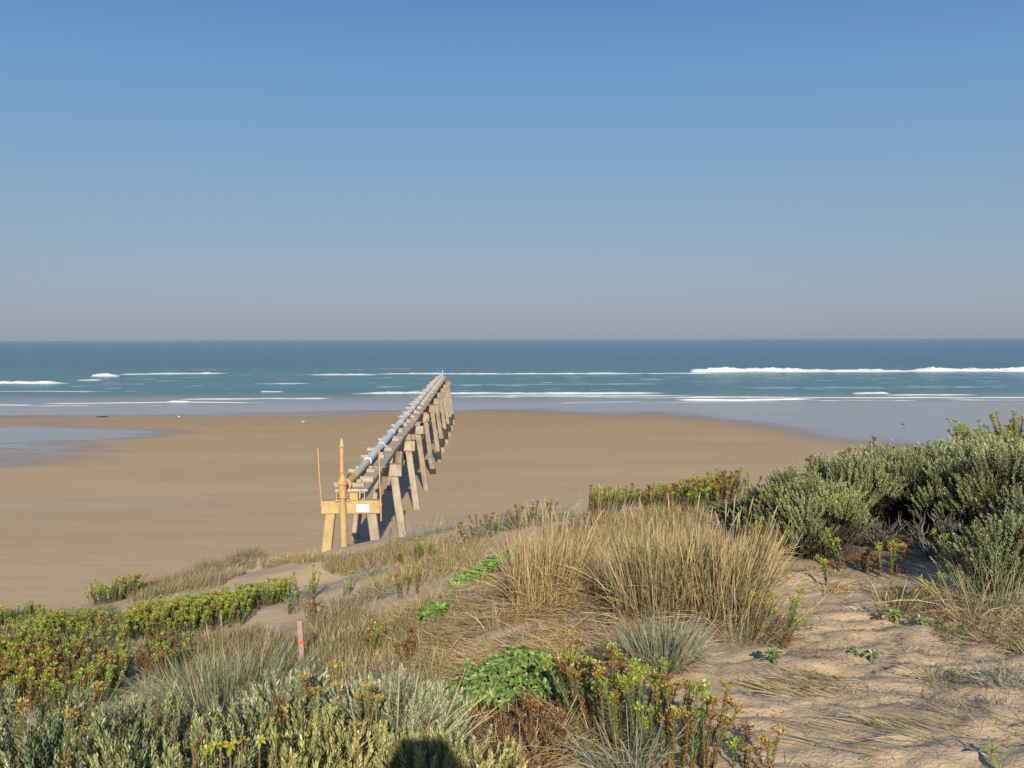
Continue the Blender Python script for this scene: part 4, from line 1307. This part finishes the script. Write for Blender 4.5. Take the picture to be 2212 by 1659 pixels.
GT = "grass tussocks on the dune"
for (u, v, n, rad, h, p0, p1, lean, fan, bend, heads, lab) in [
    (1180, 1320, 900, .28, .80, TAN + DRYBR, TAN, (.10, 0), .18, .16, 16, "tall golden dry tussock, leftmost of the big pale tussocks"),
    (1150, 1250, 320, .28, .62, DRYBR, TAN, (.1, 0), .3, .25, 10, "golden dry grass standing behind the leftmost big tussock"),
    (1325, 1305, 520, .26, .66, DRYBR, TAN + DRYBR[2:], (.16, 0), .3, .32, 4, "straw coloured tussock between the golden one and the densest one"),
    (1430, 1345, 900, .32, .80, DRYBR + GGRN, TAN + TAN + MIXG + GGRN[:1], (.0, 0), .20, .13, 8, "dense straw tussock standing behind the grey green tuft"),
    (1560, 1345, 760, .28, .78, DRYBR + GGRN, TAN + TAN + MIXG + GGRN[:1], (.10, 0), .20, .14, 8, "straw tussock at the right end of the group, beside the track"),
    (1625, 1390, 200, .20, .48, DRYBR + GGRN, TAN + MIXG, (.28, -.05), .5, .4, 0, "sprawling dry tussock leaning over the trodden track"),
    (1480, 1245, 420, .45, .40, DRYBR, TAN, (.06, 0), .35, .3, 8, "pale grass behind the dense straw tussock"),
    (1590, 1215, 320, .36, .42, DRYBR, TAN, (.12, 0), .4, .3, 4, "pale grass at the left foot of the thicket beside the track head"),
    (1430, 1455, 900, .13, .40, GGRN + BLUE, BLUE + BLUE + TAN[2:3], (.03, -.03), .62, .22, 0, "round grey green tuft fanning out in front of the straw tussocks"),
    (500, 1585, 800, .28, .74, GGRN, GGRN + BLUE + TAN[2:3], (.08, 0), .55, .28, 3, "big grey green tussock behind the sage shrubs at lower left"),
    (420, 1520, 380, .34, .55, GGRN, BLUE + MIXG, (.05, 0), .5, .3, 0, "smaller grey tussock left of the big grey green one"),
    (2150, 1320, 190, .24, .46, GGRN, TAN + GGRN + MIXG, (.08, 0), .45, .35, 0, "dry reedy tuft in front of the thicket at the right edge"),
    (2085, 1340, 70, .13, .40, DRYBR, TAN, (-.2, 0), .5, .45, 0, "loose arching dry blades left of the reedy tuft"),
    (1935, 1330, 110, .10, .30, GGRN + TAN[:1], TAN + GGRN, (.2, 0), .7, .5, 0, "small green and straw tuft on the right border of the track"),
    (1792, 1278, 45, .05, .24, TAN, TAN, (.2, 0), .8, .8, 0, "tiny straw tuft at the foot of the lone spurge pair"),
    (2030, 1470, 50, .08, .20, GGRN, TAN, (0, 0), .7, .6, 0, "small wispy tuft on the sand at right"),
    (2180, 1480, 110, .13, .18, BLUE, BLUE, (0, 0), .9, .4, 0, "low blue grey tuft at the right edge of the sand"),
    (1765, 1490, 110, .22, .24, MIXG, TAN + MIXG, (-.9, .5), .4, .3, 0, "straw tuft blown flat across the sand at the lower track"),
    (1930, 1590, 60, .30, .26, MIXG + GGRN, TAN + MIXG, (-1.2, .5), .4, .25, 0, "flattened grass streak across the foreground sand"),
    (2120, 1560, 60, .26, .20, MIXG + DRYBR, MIXG + GGRN, (-.6, .2), .5, .4, 0, "olive flattened tuft at the right foreground"),
    (1350, 1690, 150, .10, .36, GGRN + BLUE, BLUE, (-.1, .1), .7, .5, 0, "curving blue grey blades at the bottom edge before the spurge row"),
    (1130, 1660, 160, .14, .34, DRYBR, TAN + DRYBR, (.1, 0), .6, .6, 0, "bent dry blades hanging over bare sand at the bottom centre"),
    (880, 1700, 70, .22, .62, GGRN, TAN[2:3], (.1, 0), .4, .4, 0, "few long bare stalks among the front shrubs"),
    (150, 1640, 40, .25, .85, GGRN, BLUE, (.1, 0), .5, .35, 0, "long thin grey stalks rising from the dark corner shrubs"),
    (985, 1225, 170, .26, .46, DRYBR, TAN + DRYBR, (.1, 0), .4, .4, 4, "arching dry grass left of the bright green rosettes"),
    (945, 1200, 150, .35, .45, DRYBR, TAN, (.15, 0), .4, .45, 0, "dry grass on the shoulder above the yellow green spurge"),
    (1110, 1345, 170, .26, .34, DRYBR, TAN + DRYBR, (.25, .1), .5, .5, 0, "low bent dry grass below the bright green rosettes"),
    (1290, 1150, 90, .3, .55, DRYBR, TAN, (.05, 0), .3, .3, 12, "thin dry stems on the crest right of the golden tussock"),
]:
    g = hit(u, min(v, 1655))
    if v > 1655:
        g = np.array([g[0], g[1] - .12 * (v - 1655) / 40, 0]); g[2] = float(gz(g[0], g[1]))
    tussock(g, n, rad, h, p0, p1, int(u * 3 + v), lab, 'grass_tussock', lean, fan, .0034 if g[1] < 7 else .0046, bend, GT, heads)
for (u, v, n, rad, h, lab) in [
    (800, 1245, 90, .12, .36, "silver tuft on bare sand near the middle of the slope"),
    (655, 1318, 80, .14, .34, "silver tuft behind the stake"),
    (730, 1310, 90, .14, .34, "silver tuft right of the stake, downhill of bare sand"),
    (815, 1295, 100, .15, .36, "silver tuft beside the brownish spurge"),
    (1165, 1128, 300, .55, .34, "wide silver tuft on the crest against the beach"),
    (930, 1158, 260, .60, .46, "grey green grassy tuft on the lip right of the jetty legs"),
    (1045, 1160, 140, .35, .42, "thin silver blades on the crest near the rusty spurge"),
    (1310, 1125, 160, .40, .34, "silver tuft on the crest beside the yellow green band"),
    (1150, 1385, 90, .10, .20, "small silver tuft at the edge of the thatch"),
    (1290, 1360, 120, .12, .25, "blue grey tuft at the foot of the straw tussocks"),
    (860, 1470, 40, .10, .26, "sparse grey blades beside the rusty spurge")]:
    g = hit(u, v)
    tussock(g, n, rad, h, BLUE + GGRN[:1], BLUE, int(u + v), lab, 'silver_tuft', (0, 0), .9, .006 if g[1] > 9 else .0045, .3, "silver grass tufts", 0, segs=4)


EXCL = [(hit(u, v)[:2], r_) for u, v, r_ in ((1012, 1270, .42), (1012, 1245, .35), (1078, 1242, .40), (937, 1352, .30), (822, 1375, .2))]


def grass_cover(P, n, h, w, pal0, pal1, seed, thr, scale, lean=(0, 0), flat_=0.0, segs=3, base_lift=.0, world=False, avoid=True):
    r = np.random.default_rng(seed); W = np.asarray(P, float) if world else world_poly(P)
    pts = in_poly(W, n * 2, r)
    k = fbm(pts[:, 0] / scale, pts[:, 1] / scale, seed, 4) + .06 * r.normal(size=len(pts)) > thr
    for c_, r_ in EXCL: k &= np.hypot(pts[:, 0] - c_[0], pts[:, 1] - c_[1]) > r_ * (.8 + .4 * r.random(len(pts)))
    if avoid: k &= path_mask(pts[:, 0], pts[:, 1]) < .35
    pts = pts[k][:n]; n = len(pts)
    base = np.c_[pts, gz(pts[:, 0], pts[:, 1]) - .01 + base_lift * r.random(n)]
    a = r.uniform(0, 6.28, n)
    d0 = unit(np.stack([lean[0] + r.normal(0, .25 + flat_ * 2, n), lean[1] + r.normal(0, .25 + flat_ * 2, n), np.full(n, 1 - .9 * flat_)], 1))
    bd = unit(np.stack([np.cos(a) + lean[0] * 2, np.sin(a), -.3 - flat_ + 0 * a], 1))
    tone = fbm(pts[:, 0] / 1.2, pts[:, 1] / 1.2, seed + 9, 3)[:, None]
    b = MB()
    ribbon(b, base, d0, h * r.uniform(.5, 1.15, n), w * r.uniform(.7, 1.3, n), bd, np.abs(r.normal(0, .3, n)) * (1 - .6 * flat_), segs, pick(pal0, n, r) * (1 + .6 * tone), pick(pal1, n, r) * (1 + .6 * tone))
    return b


def cover(b, name, label, cat="grass"):
    o = b.build(name, M_GRASS); tag(o, label, cat, None, 'stuff'); return o


b = grass_cover([(270, 1285), (400, 1225), (540, 1194), (560, 1200), (500, 1250), (470, 1275), (350, 1310), (280, 1330)], 11000, .24, .005, GGRN + MIXG + DRYBR, MIXG + GGRN + TAN[:2] + DRYBR, 301, -.05, .9, (.15, 0))
b2 = grass_cover([(560, 1196), (700, 1212), (860, 1182), (900, 1200), (830, 1225), (700, 1235), (560, 1225)], 10000, .24, .005, MIXG + GGRN[:1] + DRYBR, MIXG + TAN + DRYBR, 302, -.08, .9, (.15, 0))
cover(b, 'dune_grass', "fine grey green grass on the left shoulder of the dune above the beach")
cover(b2, 'dune_grass', "fine brownish grass on the dune lip below the jetty legs")
b = grass_cover([(-80, 1330), (150, 1335), (240, 1320), (270, 1345), (180, 1355), (60, 1345), (-80, 1345)], 4500, .22, .0055, GGRN, GGRN + MIXG, 303, -.2, 1.6)
cover(b, 'dune_grass', "dull green grass along the dune lip at the left edge")
b = grass_cover([(640, 1400), (700, 1330), (760, 1290), (860, 1240), (1000, 1200), (1080, 1250), (1000, 1330), (900, 1400), (760, 1440), (560, 1470), (400, 1480), (420, 1400), (560, 1370)], 13000, .24, .005, MIXG + DRYBR, TAN + MIXG + GGRN, 304, -.08, 1.3, (.1, 0))
cover(b, 'dune_grass', "thin straw and olive grass around the stake and up the middle slope")
b = grass_cover([(290, 1400), (420, 1385), (640, 1370), (650, 1470), (560, 1520), (300, 1500)], 5200, .24, .005, MIXG + DRYBR, GGRN + MIXG + TAN[:1], 311, -.1, 1.0, (.1, 0))
cover(b, 'dune_grass', "loose green and straw grass between the spurge thicket and the grey tussock")
b = grass_cover([(860, 1190), (1000, 1155), (1150, 1120), (1270, 1125), (1600, 1095), (1620, 1180), (1500, 1260), (1200, 1250), (1050, 1230), (880, 1225)], 9000, .20, .005, DRYBR + MIXG, TAN + DRYBR + MIXG, 305, -.12, 1.5, (.12, 0))
cover(b, 'dune_grass', "dry brown grass covering the crest behind the tussocks")
b = grass_cover([(860, 1310), (1050, 1270), (1240, 1270), (1640, 1350), (1740, 1440), (1620, 1510), (1400, 1490), (1250, 1480), (1080, 1460), (940, 1470), (860, 1440)], 12500, .27, .0030, DRYBR, DRYBR + TAN + TAN[:2], 306, -.16, .6, (.05, 0), .62, 3, .06)
cover(b, 'dry_thatch', "mat of fallen dry stems lying below and between the tussocks", "thatch")
b = grass_cover([(-60, 1375), (200, 1390), (300, 1400), (290, 1500), (200, 1530), (-60, 1530)], 3600, .18, .005, MIXG + GGRN, GGRN + MIXG + SP_GREEN, 315, -.3, 1.0, (.1, 0))
cover(b, 'dune_grass', "short green growth between the sea spurge plants at the left edge")
b = grass_cover([(640, 1440), (760, 1425), (900, 1400), (960, 1440), (950, 1490), (800, 1480), (660, 1480)], 2600, .22, .004, MIXG + DRYBR, TAN + GGRN, 312, -.08, .7, (.1, 0))
cover(b, 'dune_grass', "sparse mixed grass between the stake and the silvery shrub")
b = grass_cover([(1000, 1480), (1200, 1470), (1350, 1560), (1300, 1650), (1050, 1655), (980, 1560)], 2600, .24, .0036, DRYBR + SP_RUST[:1], DRYBR + TAN, 307, -.08, .6, (.05, 0), .7, 3, .05)
cover(b, 'dry_thatch', "tangle of dead brown stems under the rosette mat in the foreground", "thatch")
b = grass_cover([(1560, 1500), (1700, 1380), (1700, 1240), (1850, 1280), (1990, 1370), (2240, 1440), (2240, 1655), (1560, 1655)], 1300, .085, .0028, DRYBR + TWIG, DRYBR + GGRN + SP_RUST, 313, .10, .3, (.1, 0), .15, 3, .0, avoid=False)
cover(b, 'sand_sprigs', "tiny withered sprigs dotted over the trodden sand", "sprigs")
b = grass_cover([(1240, 1125), (1400, 1118), (1620, 1100), (1660, 1165), (1620, 1220), (1450, 1215), (1250, 1190)], 8500, .26, .0045, DRYBR + MIXG, TAN + DRYBR, 314, -.3, 1.2, (.15, 0))
cover(b, 'dune_grass', "straw grass filling the ground between the tussocks and the crest spurge")
b = grass_cover([(1680, 1215), (1800, 1235), (2000, 1270), (2240, 1330), (2240, 1420), (2050, 1390), (1960, 1330), (1850, 1270), (1700, 1240)], 3600, .14, .004, DRYBR + MIXG, DRYBR + GGRN + SP_RUST[:1], 308, -.05, .8, (0, 0), .45, 3, .0, avoid=False)
cover(b, 'ground_litter', "brown and olive litter of low stems along the foot of the thicket", "litter")
b = grass_cover([(1560, 1520), (1700, 1440), (1900, 1330), (2240, 1430), (2240, 1655), (1500, 1655)], 4500, .07, .0028, DRYBR + TWIG + TWIG, DRYBR + TWIG, 309, -.14, .45, (0, 0), .88, 3, .004, avoid=False)
b2 = grass_cover([(1690, 1230), (1820, 1265), (1960, 1360), (2000, 1450), (1700, 1480), (1660, 1300)], 3800, .075, .003, DRYBR + TWIG + TWIG, DRYBR + TWIG + GGRN[:1], 310, -.14, .4, (0, 0), .85, 3, .004, avoid=False)
cover(b, 'sand_litter', "scattered twigs and dead stalks on the foreground sand", "litter")
cover(b2, 'sand_litter', "scattered brown stalks on the upper part of the trodden track", "litter")

# --- broad leaved rosettes
def broad_leaf(b, p, d, up, L, W, c, r, cup=.3, droop=.3):
    """a wavy oblong leaf, 5 x 3 vertices"""
    d = unit(np.asarray(d)); s = unit(np.cross(d, up)); nrm = np.cross(s, d)
    vs = []
    for q, wq in ((0, .12), (.25, .6), (.55, 1.), (.82, .85), (1., .25)):
        cpos = p + d * L * q - np.array([0, 0, 1]) * droop * L * q * q
        wv = .12 * W * r.normal()
        vs += [cpos + s * W * .5 * wq + nrm * (cup * W * wq + wv), cpos, cpos - s * W * .5 * wq + nrm * (cup * W * wq - wv)]
    fs = []
    for k in range(4):
        a = k * 3
        fs += [[a, a + 1, a + 4, a + 3], [a + 1, a + 2, a + 5, a + 4]]
    col = np.tile(np.asarray(c), (15, 1)); col[1::3] *= 1.25
    b.add(vs, fs, col, 0, True)


BG = [(.155, .215, .065), (.19, .255, .08), (.115, .17, .055), (.22, .265, .09)]
BGL = [(.14, .26, .04), (.17, .29, .05), (.11, .22, .04)]
BYL = [(.34, .33, .03), (.40, .34, .04), (.28, .32, .04)]


def rosettes(p, spots, nl, L, W, pal, seed, label, mound=.0, lift=.015, name='rosette_plant', dead=0, fill=False):
    r = np.random.default_rng(seed)
    o = thing(name, tuple(p), 0, label, "broad leaved plant", "broad leaved rosette plants")
    b = MB(); st = MB()
    for (x, y) in spots:
        zg = float(gz(p[0] + x, p[1] + y)) - p[2]
        c = np.array([x, y, zg + lift + mound * max(0, 1 - (x * x + y * y) / (.42 ** 2)) * (.6 + 1.1 * abs(fbm(np.array([x * 7]), np.array([y * 7 + 3]), 5, 2)[0])) + .03 * r.random()])
        if fill and r.random() < .5:
            c[2] = zg + .04 + (c[2] - zg) * r.uniform(.35, 1)
        st.tube([(x * .8, y * .8, zg - .03), c], [.004, .003], 4, False, col=(.16, .10, .05))
        tilt = np.array([x * 1.2 + .25 * r.normal(), y * 1.2 - .35 + .25 * r.normal(), 1.0])
        for k in range(nl):
            az = k * 2.39996 + r.uniform(-.3, .3); el = .25 + 1.0 * k / nl
            ax = unit(tilt); B = basis(ax, 0)
            d = B @ np.array([math.cos(az) * math.cos(el), math.sin(az) * math.cos(el), math.sin(el)])
            sc = r.uniform(.65, 1.2) * (1.1 - .45 * k / nl)
            broad_leaf(b, c, d, ax, L * sc, W * sc, pick(pal, 1, r, .16)[0], r)
    st.build('stems', M_WOODY, o)
    b.build('foliage', M_FLESHY, o)
    if dead:
        b = MB()
        for k in range(dead):
            a = r.uniform(0, 6.28); q = r.uniform(.1, .36)
            x, y = q * math.cos(a), q * math.sin(a) - .08
            broad_leaf(b, np.array([x, y, float(gz(p[0] + x, p[1] + y)) - p[2] + r.uniform(.02, .12)]), (r.normal() * .5, -.3 + r.normal() * .3, -.8), np.array([0, -1., .2]), L * r.uniform(.7, 1.2), W * .5,
                       pick([(.28, .14, .045), (.34, .20, .06), (.20, .11, .05)], 1, r)[0], r)
        b.build('dead_or_shade_leaves', M_FLESHY, o)
    return o


def spots(n, rx, ry, seed):
    r = np.random.default_rng(seed)
    a = np.arange(n) * 2.39996; q = np.sqrt((np.arange(n) + .5) / n)
    return [(rx * q_ * math.cos(a_) + r.normal() * .015, ry * q_ * math.sin(a_) + r.normal() * .015) for q_, a_ in zip(q, a)]


g = hit(1105, 1515)
rosettes(g, spots(330, .42, .36, 1), 12, .052, .0165, BG + BGL[:1], 401, "large mounded mat of broad green leaves with rust brown dead leaves in the foreground", .26, .03, dead=260, fill=True)
g = hit(985, 1490)
rosettes(g, spots(18, .13, .10, 2), 11, .06, .022, BG + BGL, 402, "small green rosette group touching the silvery shrub, left of the large mat")
g = hit(1012, 1270)
rosettes(g, spots(46, .24, .42, 3), 12, .095, .03, BGL, 403, "bright green rosettes hanging down the slope left of the golden tussock", .12, .05)
g = hit(1078, 1242)
rosettes(g, spots(30, .22, .24, 4), 13, .11, .03, BGL, 404, "bright green rosettes at the foot of the golden tussock", .16, .06)
g = hit(937, 1352)
rosettes(g, spots(22, .14, .17, 5), 12, .08, .028, BGL, 405, "isolated bright green rosettes in bare sand below the slope grass", .10, .05)
g = hit(822, 1375)
rosettes(g, spots(3, .08, .06, 6), 11, .09, .03, BG, 406, "tiny green rosette on sand above the mottled yellow spurge")
g = hit(1238, 1622)
rosettes(g, spots(4, .05, .04, 7), 9, .055, .030, BYL, 407, "yellow leaved seedling on bare sand in front of the rusty spurge")
g = hit(1935, 1345)
rosettes(g, spots(3, .05, .04, 8), 12, .06, .02, BG, 408, "small dark green rosette in the middle of the trodden track", .03)
g = hit(1872, 1422)
rosettes(g, spots(4, .08, .03, 9), 9, .05, .018, BG, 409, "flat green seedling low on the sand of the track")
g = hit(2020, 1355)
rosettes(g, spots(5, .13, .03, 10), 9, .05, .018, BG, 410, "creeping green runner on the sand at the right of the track")
g = hit(1665, 1425)
rosettes(g, spots(3, .05, .05, 11), 9, .07, .024, BG, 411, "green rosette in the dry thatch at the right foot of the tussocks")
g = hit(2138, 1650)
rosettes(g, spots(1, .02, .02, 12), 7, .11, .022, BG, 412, "upright green leaf tuft at the bottom right on bare sand", .0)
g = hit(1740, 1360)
rosettes(g, spots(2, .04, .03, 14), 7, .04, .016, BG, 414, "tiny green seedling at the left of the track")
q_ = at(490, 1625, 3.25); g = np.array([q_[0], 3.25, float(gz(q_[0], 3.25))])
rosettes(g, spots(9, .16, .05, 15), 8, .028, .012, BYL, 415, "yellow green sprigs showing through the shrubs at the bottom edge", .0, float(q_[2] - g[2]))

# --- tall thin stalks over the thicket
b = MB()
for (u, v0, v1, D) in ((1735, 1030, 930, 11.5), (1795, 1010, 940, 11.8), (1802, 1005, 955, 11.8), (1715, 1000, 950, 11.3)):
    a = at(u + 6, v0, D); e = at(u, v1, D)
    b = MB(); gr = np.array([a[0] + .03, D, float(gz(a[0], D))])
    b.tube([gr, a, e], [.004, .003, .0015], 4, False, col=(.36, .27, .17))
    o = b.build('dry_stalk', M_GRASS)
    tag(o, {1735: "long thin dry stalk standing above the thicket's left end", 1795: "taller of the two close dry stalks over the thicket", 1802: "shorter of the two close dry stalks over the thicket", 1715: "faint dry stalk left of the other stalks over the thicket"}[u], "stalk", "dry stalks over the thicket")

# ------------------------------------------------------------------ the photographer, seen only as a shadow
def figure():
    """standing adult holding a compact camera in front of the face; feet on the dune, lens at the viewpoint"""
    zg = float(gz(0.05, -.35)) - H
    hip, sho, neck = zg + .88, zg + 1.38, zg + 1.45
    zc = -.0
    V, E, Rr = [], [], []
    def chain(parent, pts):
        prev = parent
        for x, y, z, r in pts:
            V.append((x, y, z)); Rr.append(r); 
            if prev is not None: E.append((prev, len(V) - 1))
            prev = len(V) - 1
        return prev
    chain(None, [(.04, -.36, hip, .155)])
    chain(0, [(.04, -.36, hip + .14, .135), (.04, -.37, hip + .30, .15), (.04, -.365, sho - .06, .145), (.04, -.34, neck, .065)])
    nk = len(V) - 1; ch = nk - 1
    chain(nk, [(.035, -.27, zc - .06, .075), (.03, -.235, zc + .01, .115), (.03, -.24, zc + .085, .118)])
    for s in (-1, 1):
        chain(0, [(.04 + s * .10, -.36, hip - .06, .095), (.04 + s * .12, -.34, zg + .48, .062), (.04 + s * .13, -.37, zg + .10, .043), (.04 + s * .135, -.36, zg + .05, .045), (.04 + s * .15, -.22, zg + .03, .036)])
        w = chain(ch, [(.04 + s * .18, -.36, sho - .01, .068), (.04 + s * .27, -.27, sho - .24, .046), (.02 + s * .135, -.10, -.09, .030), (.01 + s * .095, -.055, -.035, .030)])
        for k in range(4):           # fingers curled round the front edge of the camera
            z = .018 - .017 * k
            chain(w, [(.005 + s * .085, -.045, z, .010), (.003 + s * .066, -.018 - .002 * k, z, .009), (.0 + s * (.048 + .003 * k), -.022, z, .008)])
        chain(w, [(.005 + s * .080, -.07, -.02, .011), (.0 + s * .055, -.062, .0, .009)])
    me = bpy.data.meshes.new("person"); me.from_pydata(V, E, [])
    o = bpy.data.objects.new("person", me); COL.objects.link(o)
    sk = o.modifiers.new("skin", 'SKIN')
    for v, r in zip(me.skin_vertices[0].data, Rr): v.radius = (r, r)
    me.skin_vertices[0].data[0].use_root = True
    o.modifiers.new("sub", 'SUBSURF').levels = 1
    o.modifiers["sub"].render_levels = 2
    return o


pm = rough_mat("dark_clothing", (.06, .07, .10), .15, None, 0, 8.0, .9, .002)
per = figure(); per.location = (0, -.03, H); per.data.materials.append(pm)
tag(per, "photographer behind the camera whose head casts the round shadow on the front shrub", "person")
cb = MB(); cb.box((0, -.045, 0), (.095, .022, .055), None, .006); cb.lathe([(.022, 0), (.022, .018)], (0, 0, 0), 16)
cb.v[-1] = np.stack([cb.v[-1][:, 0], cb.v[-1][:, 2] - .036, cb.v[-1][:, 1]], 1)
co = cb.build('compact_camera', M_HOLE); co.location = (0, -.03, H)
tag(co, "compact camera held up in both hands before the photographer's face", "camera")

# ------------------------------------------------------------------ light and sky
w = bpy.data.worlds.new("World"); scene.world = w; w.use_nodes = True
nt = w.node_tree; nt.nodes.clear()
out = nt.nodes.new('ShaderNodeOutputWorld'); bg = nt.nodes.new('ShaderNodeBackground')
sky = nt.nodes.new('ShaderNodeTexSky'); sky.sky_type = 'NISHITA'; sky.sun_disc = False
sky.sun_elevation = SUN_EL; sky.sun_rotation = math.pi - SUN_HEAD
sky.altitude = 0; sky.air_density = SKY_AIR; sky.dust_density = SKY_DUST; sky.ozone_density = SKY_OZ
bg.inputs['Strength'].default_value = SKY_STR
# grade the sky towards the hazy grey-mauve horizon of a still, smoky day
geo = nt.nodes.new('ShaderNodeTexCoord'); sep = nt.nodes.new('ShaderNodeSeparateXYZ')
nt.links.new(geo.outputs['Generated'], sep.inputs[0])
G = [(0.0, (.283, .330, .430)), (.04, (.276, .338, .448)), (.09, (.248, .345, .480)), (.16, (.203, .340, .520)), (.24, (.140, .295, .540)), (.33, (.090, .218, .485)), (.6, (.06, .16, .42)), (1.0, (.04, .11, .32))]
k = 1 / (SKY_STR * 2 ** EXPO)
gr = ramp(nt, math_n(nt, 'ABSOLUTE', sep.outputs[2]), [(p_, tuple(x * .25 for x in c_)) for p_, c_ in G])
gs = nt.nodes.new('ShaderNodeVectorMath'); gs.operation = 'SCALE'; gs.inputs[3].default_value = 4 * k
nt.links.new(gr.outputs[0], gs.inputs[0])
SKY_COL = mixc(nt, .88, sky.outputs[0], gs.outputs[0])
nt.links.new(SKY_COL, bg.inputs[0]); nt.links.new(bg.outputs[0], out.inputs[0])
sd = bpy.data.lights.new("sun", 'SUN'); sd.energy = SUN_STR; sd.angle = math.radians(.53); sd.color = (1.0, .90, .74)
so = bpy.data.objects.new("sun", sd); COL.objects.link(so)
L = Vector((-math.sin(SUN_HEAD) * math.cos(SUN_EL), math.cos(SUN_HEAD) * math.cos(SUN_EL), -math.sin(SUN_EL)))
so.rotation_euler = L.to_track_quat('-Z', 'Y').to_euler()
so.location = (0, -20, 40)
scene.view_settings.view_transform = 'Standard'; scene.view_settings.look = 'None'
scene.view_settings.exposure = EXPO; scene.view_settings.gamma = 1
scene.cycles.max_bounces = 6; scene.cycles.diffuse_bounces = 3; scene.cycles.glossy_bounces = 3; scene.cycles.transmission_bounces = 4
scene.cycles.use_denoising = True

# ------------------------------------------------------------------ the smoky air: one even box of pale haze
if HAZE > 0:
    b = MB(); b.box((0, 14000, -9), (80000, 60000, 47.), None, 0)
    m, nt, out = new_mat("haze")
    v = N(nt, 'ShaderNodeVolumePrincipled')
    v.inputs['Density'].default_value = HAZE; v.inputs['Color'].default_value = (.66, .72, .80, 1); v.inputs['Anisotropy'].default_value = .25
    nt.links.new(v.outputs[0], out.inputs['Volume'])
    hz = b.build('haze', m); tag(hz, "thin pale haze over the sea", None, None, 'stuff')
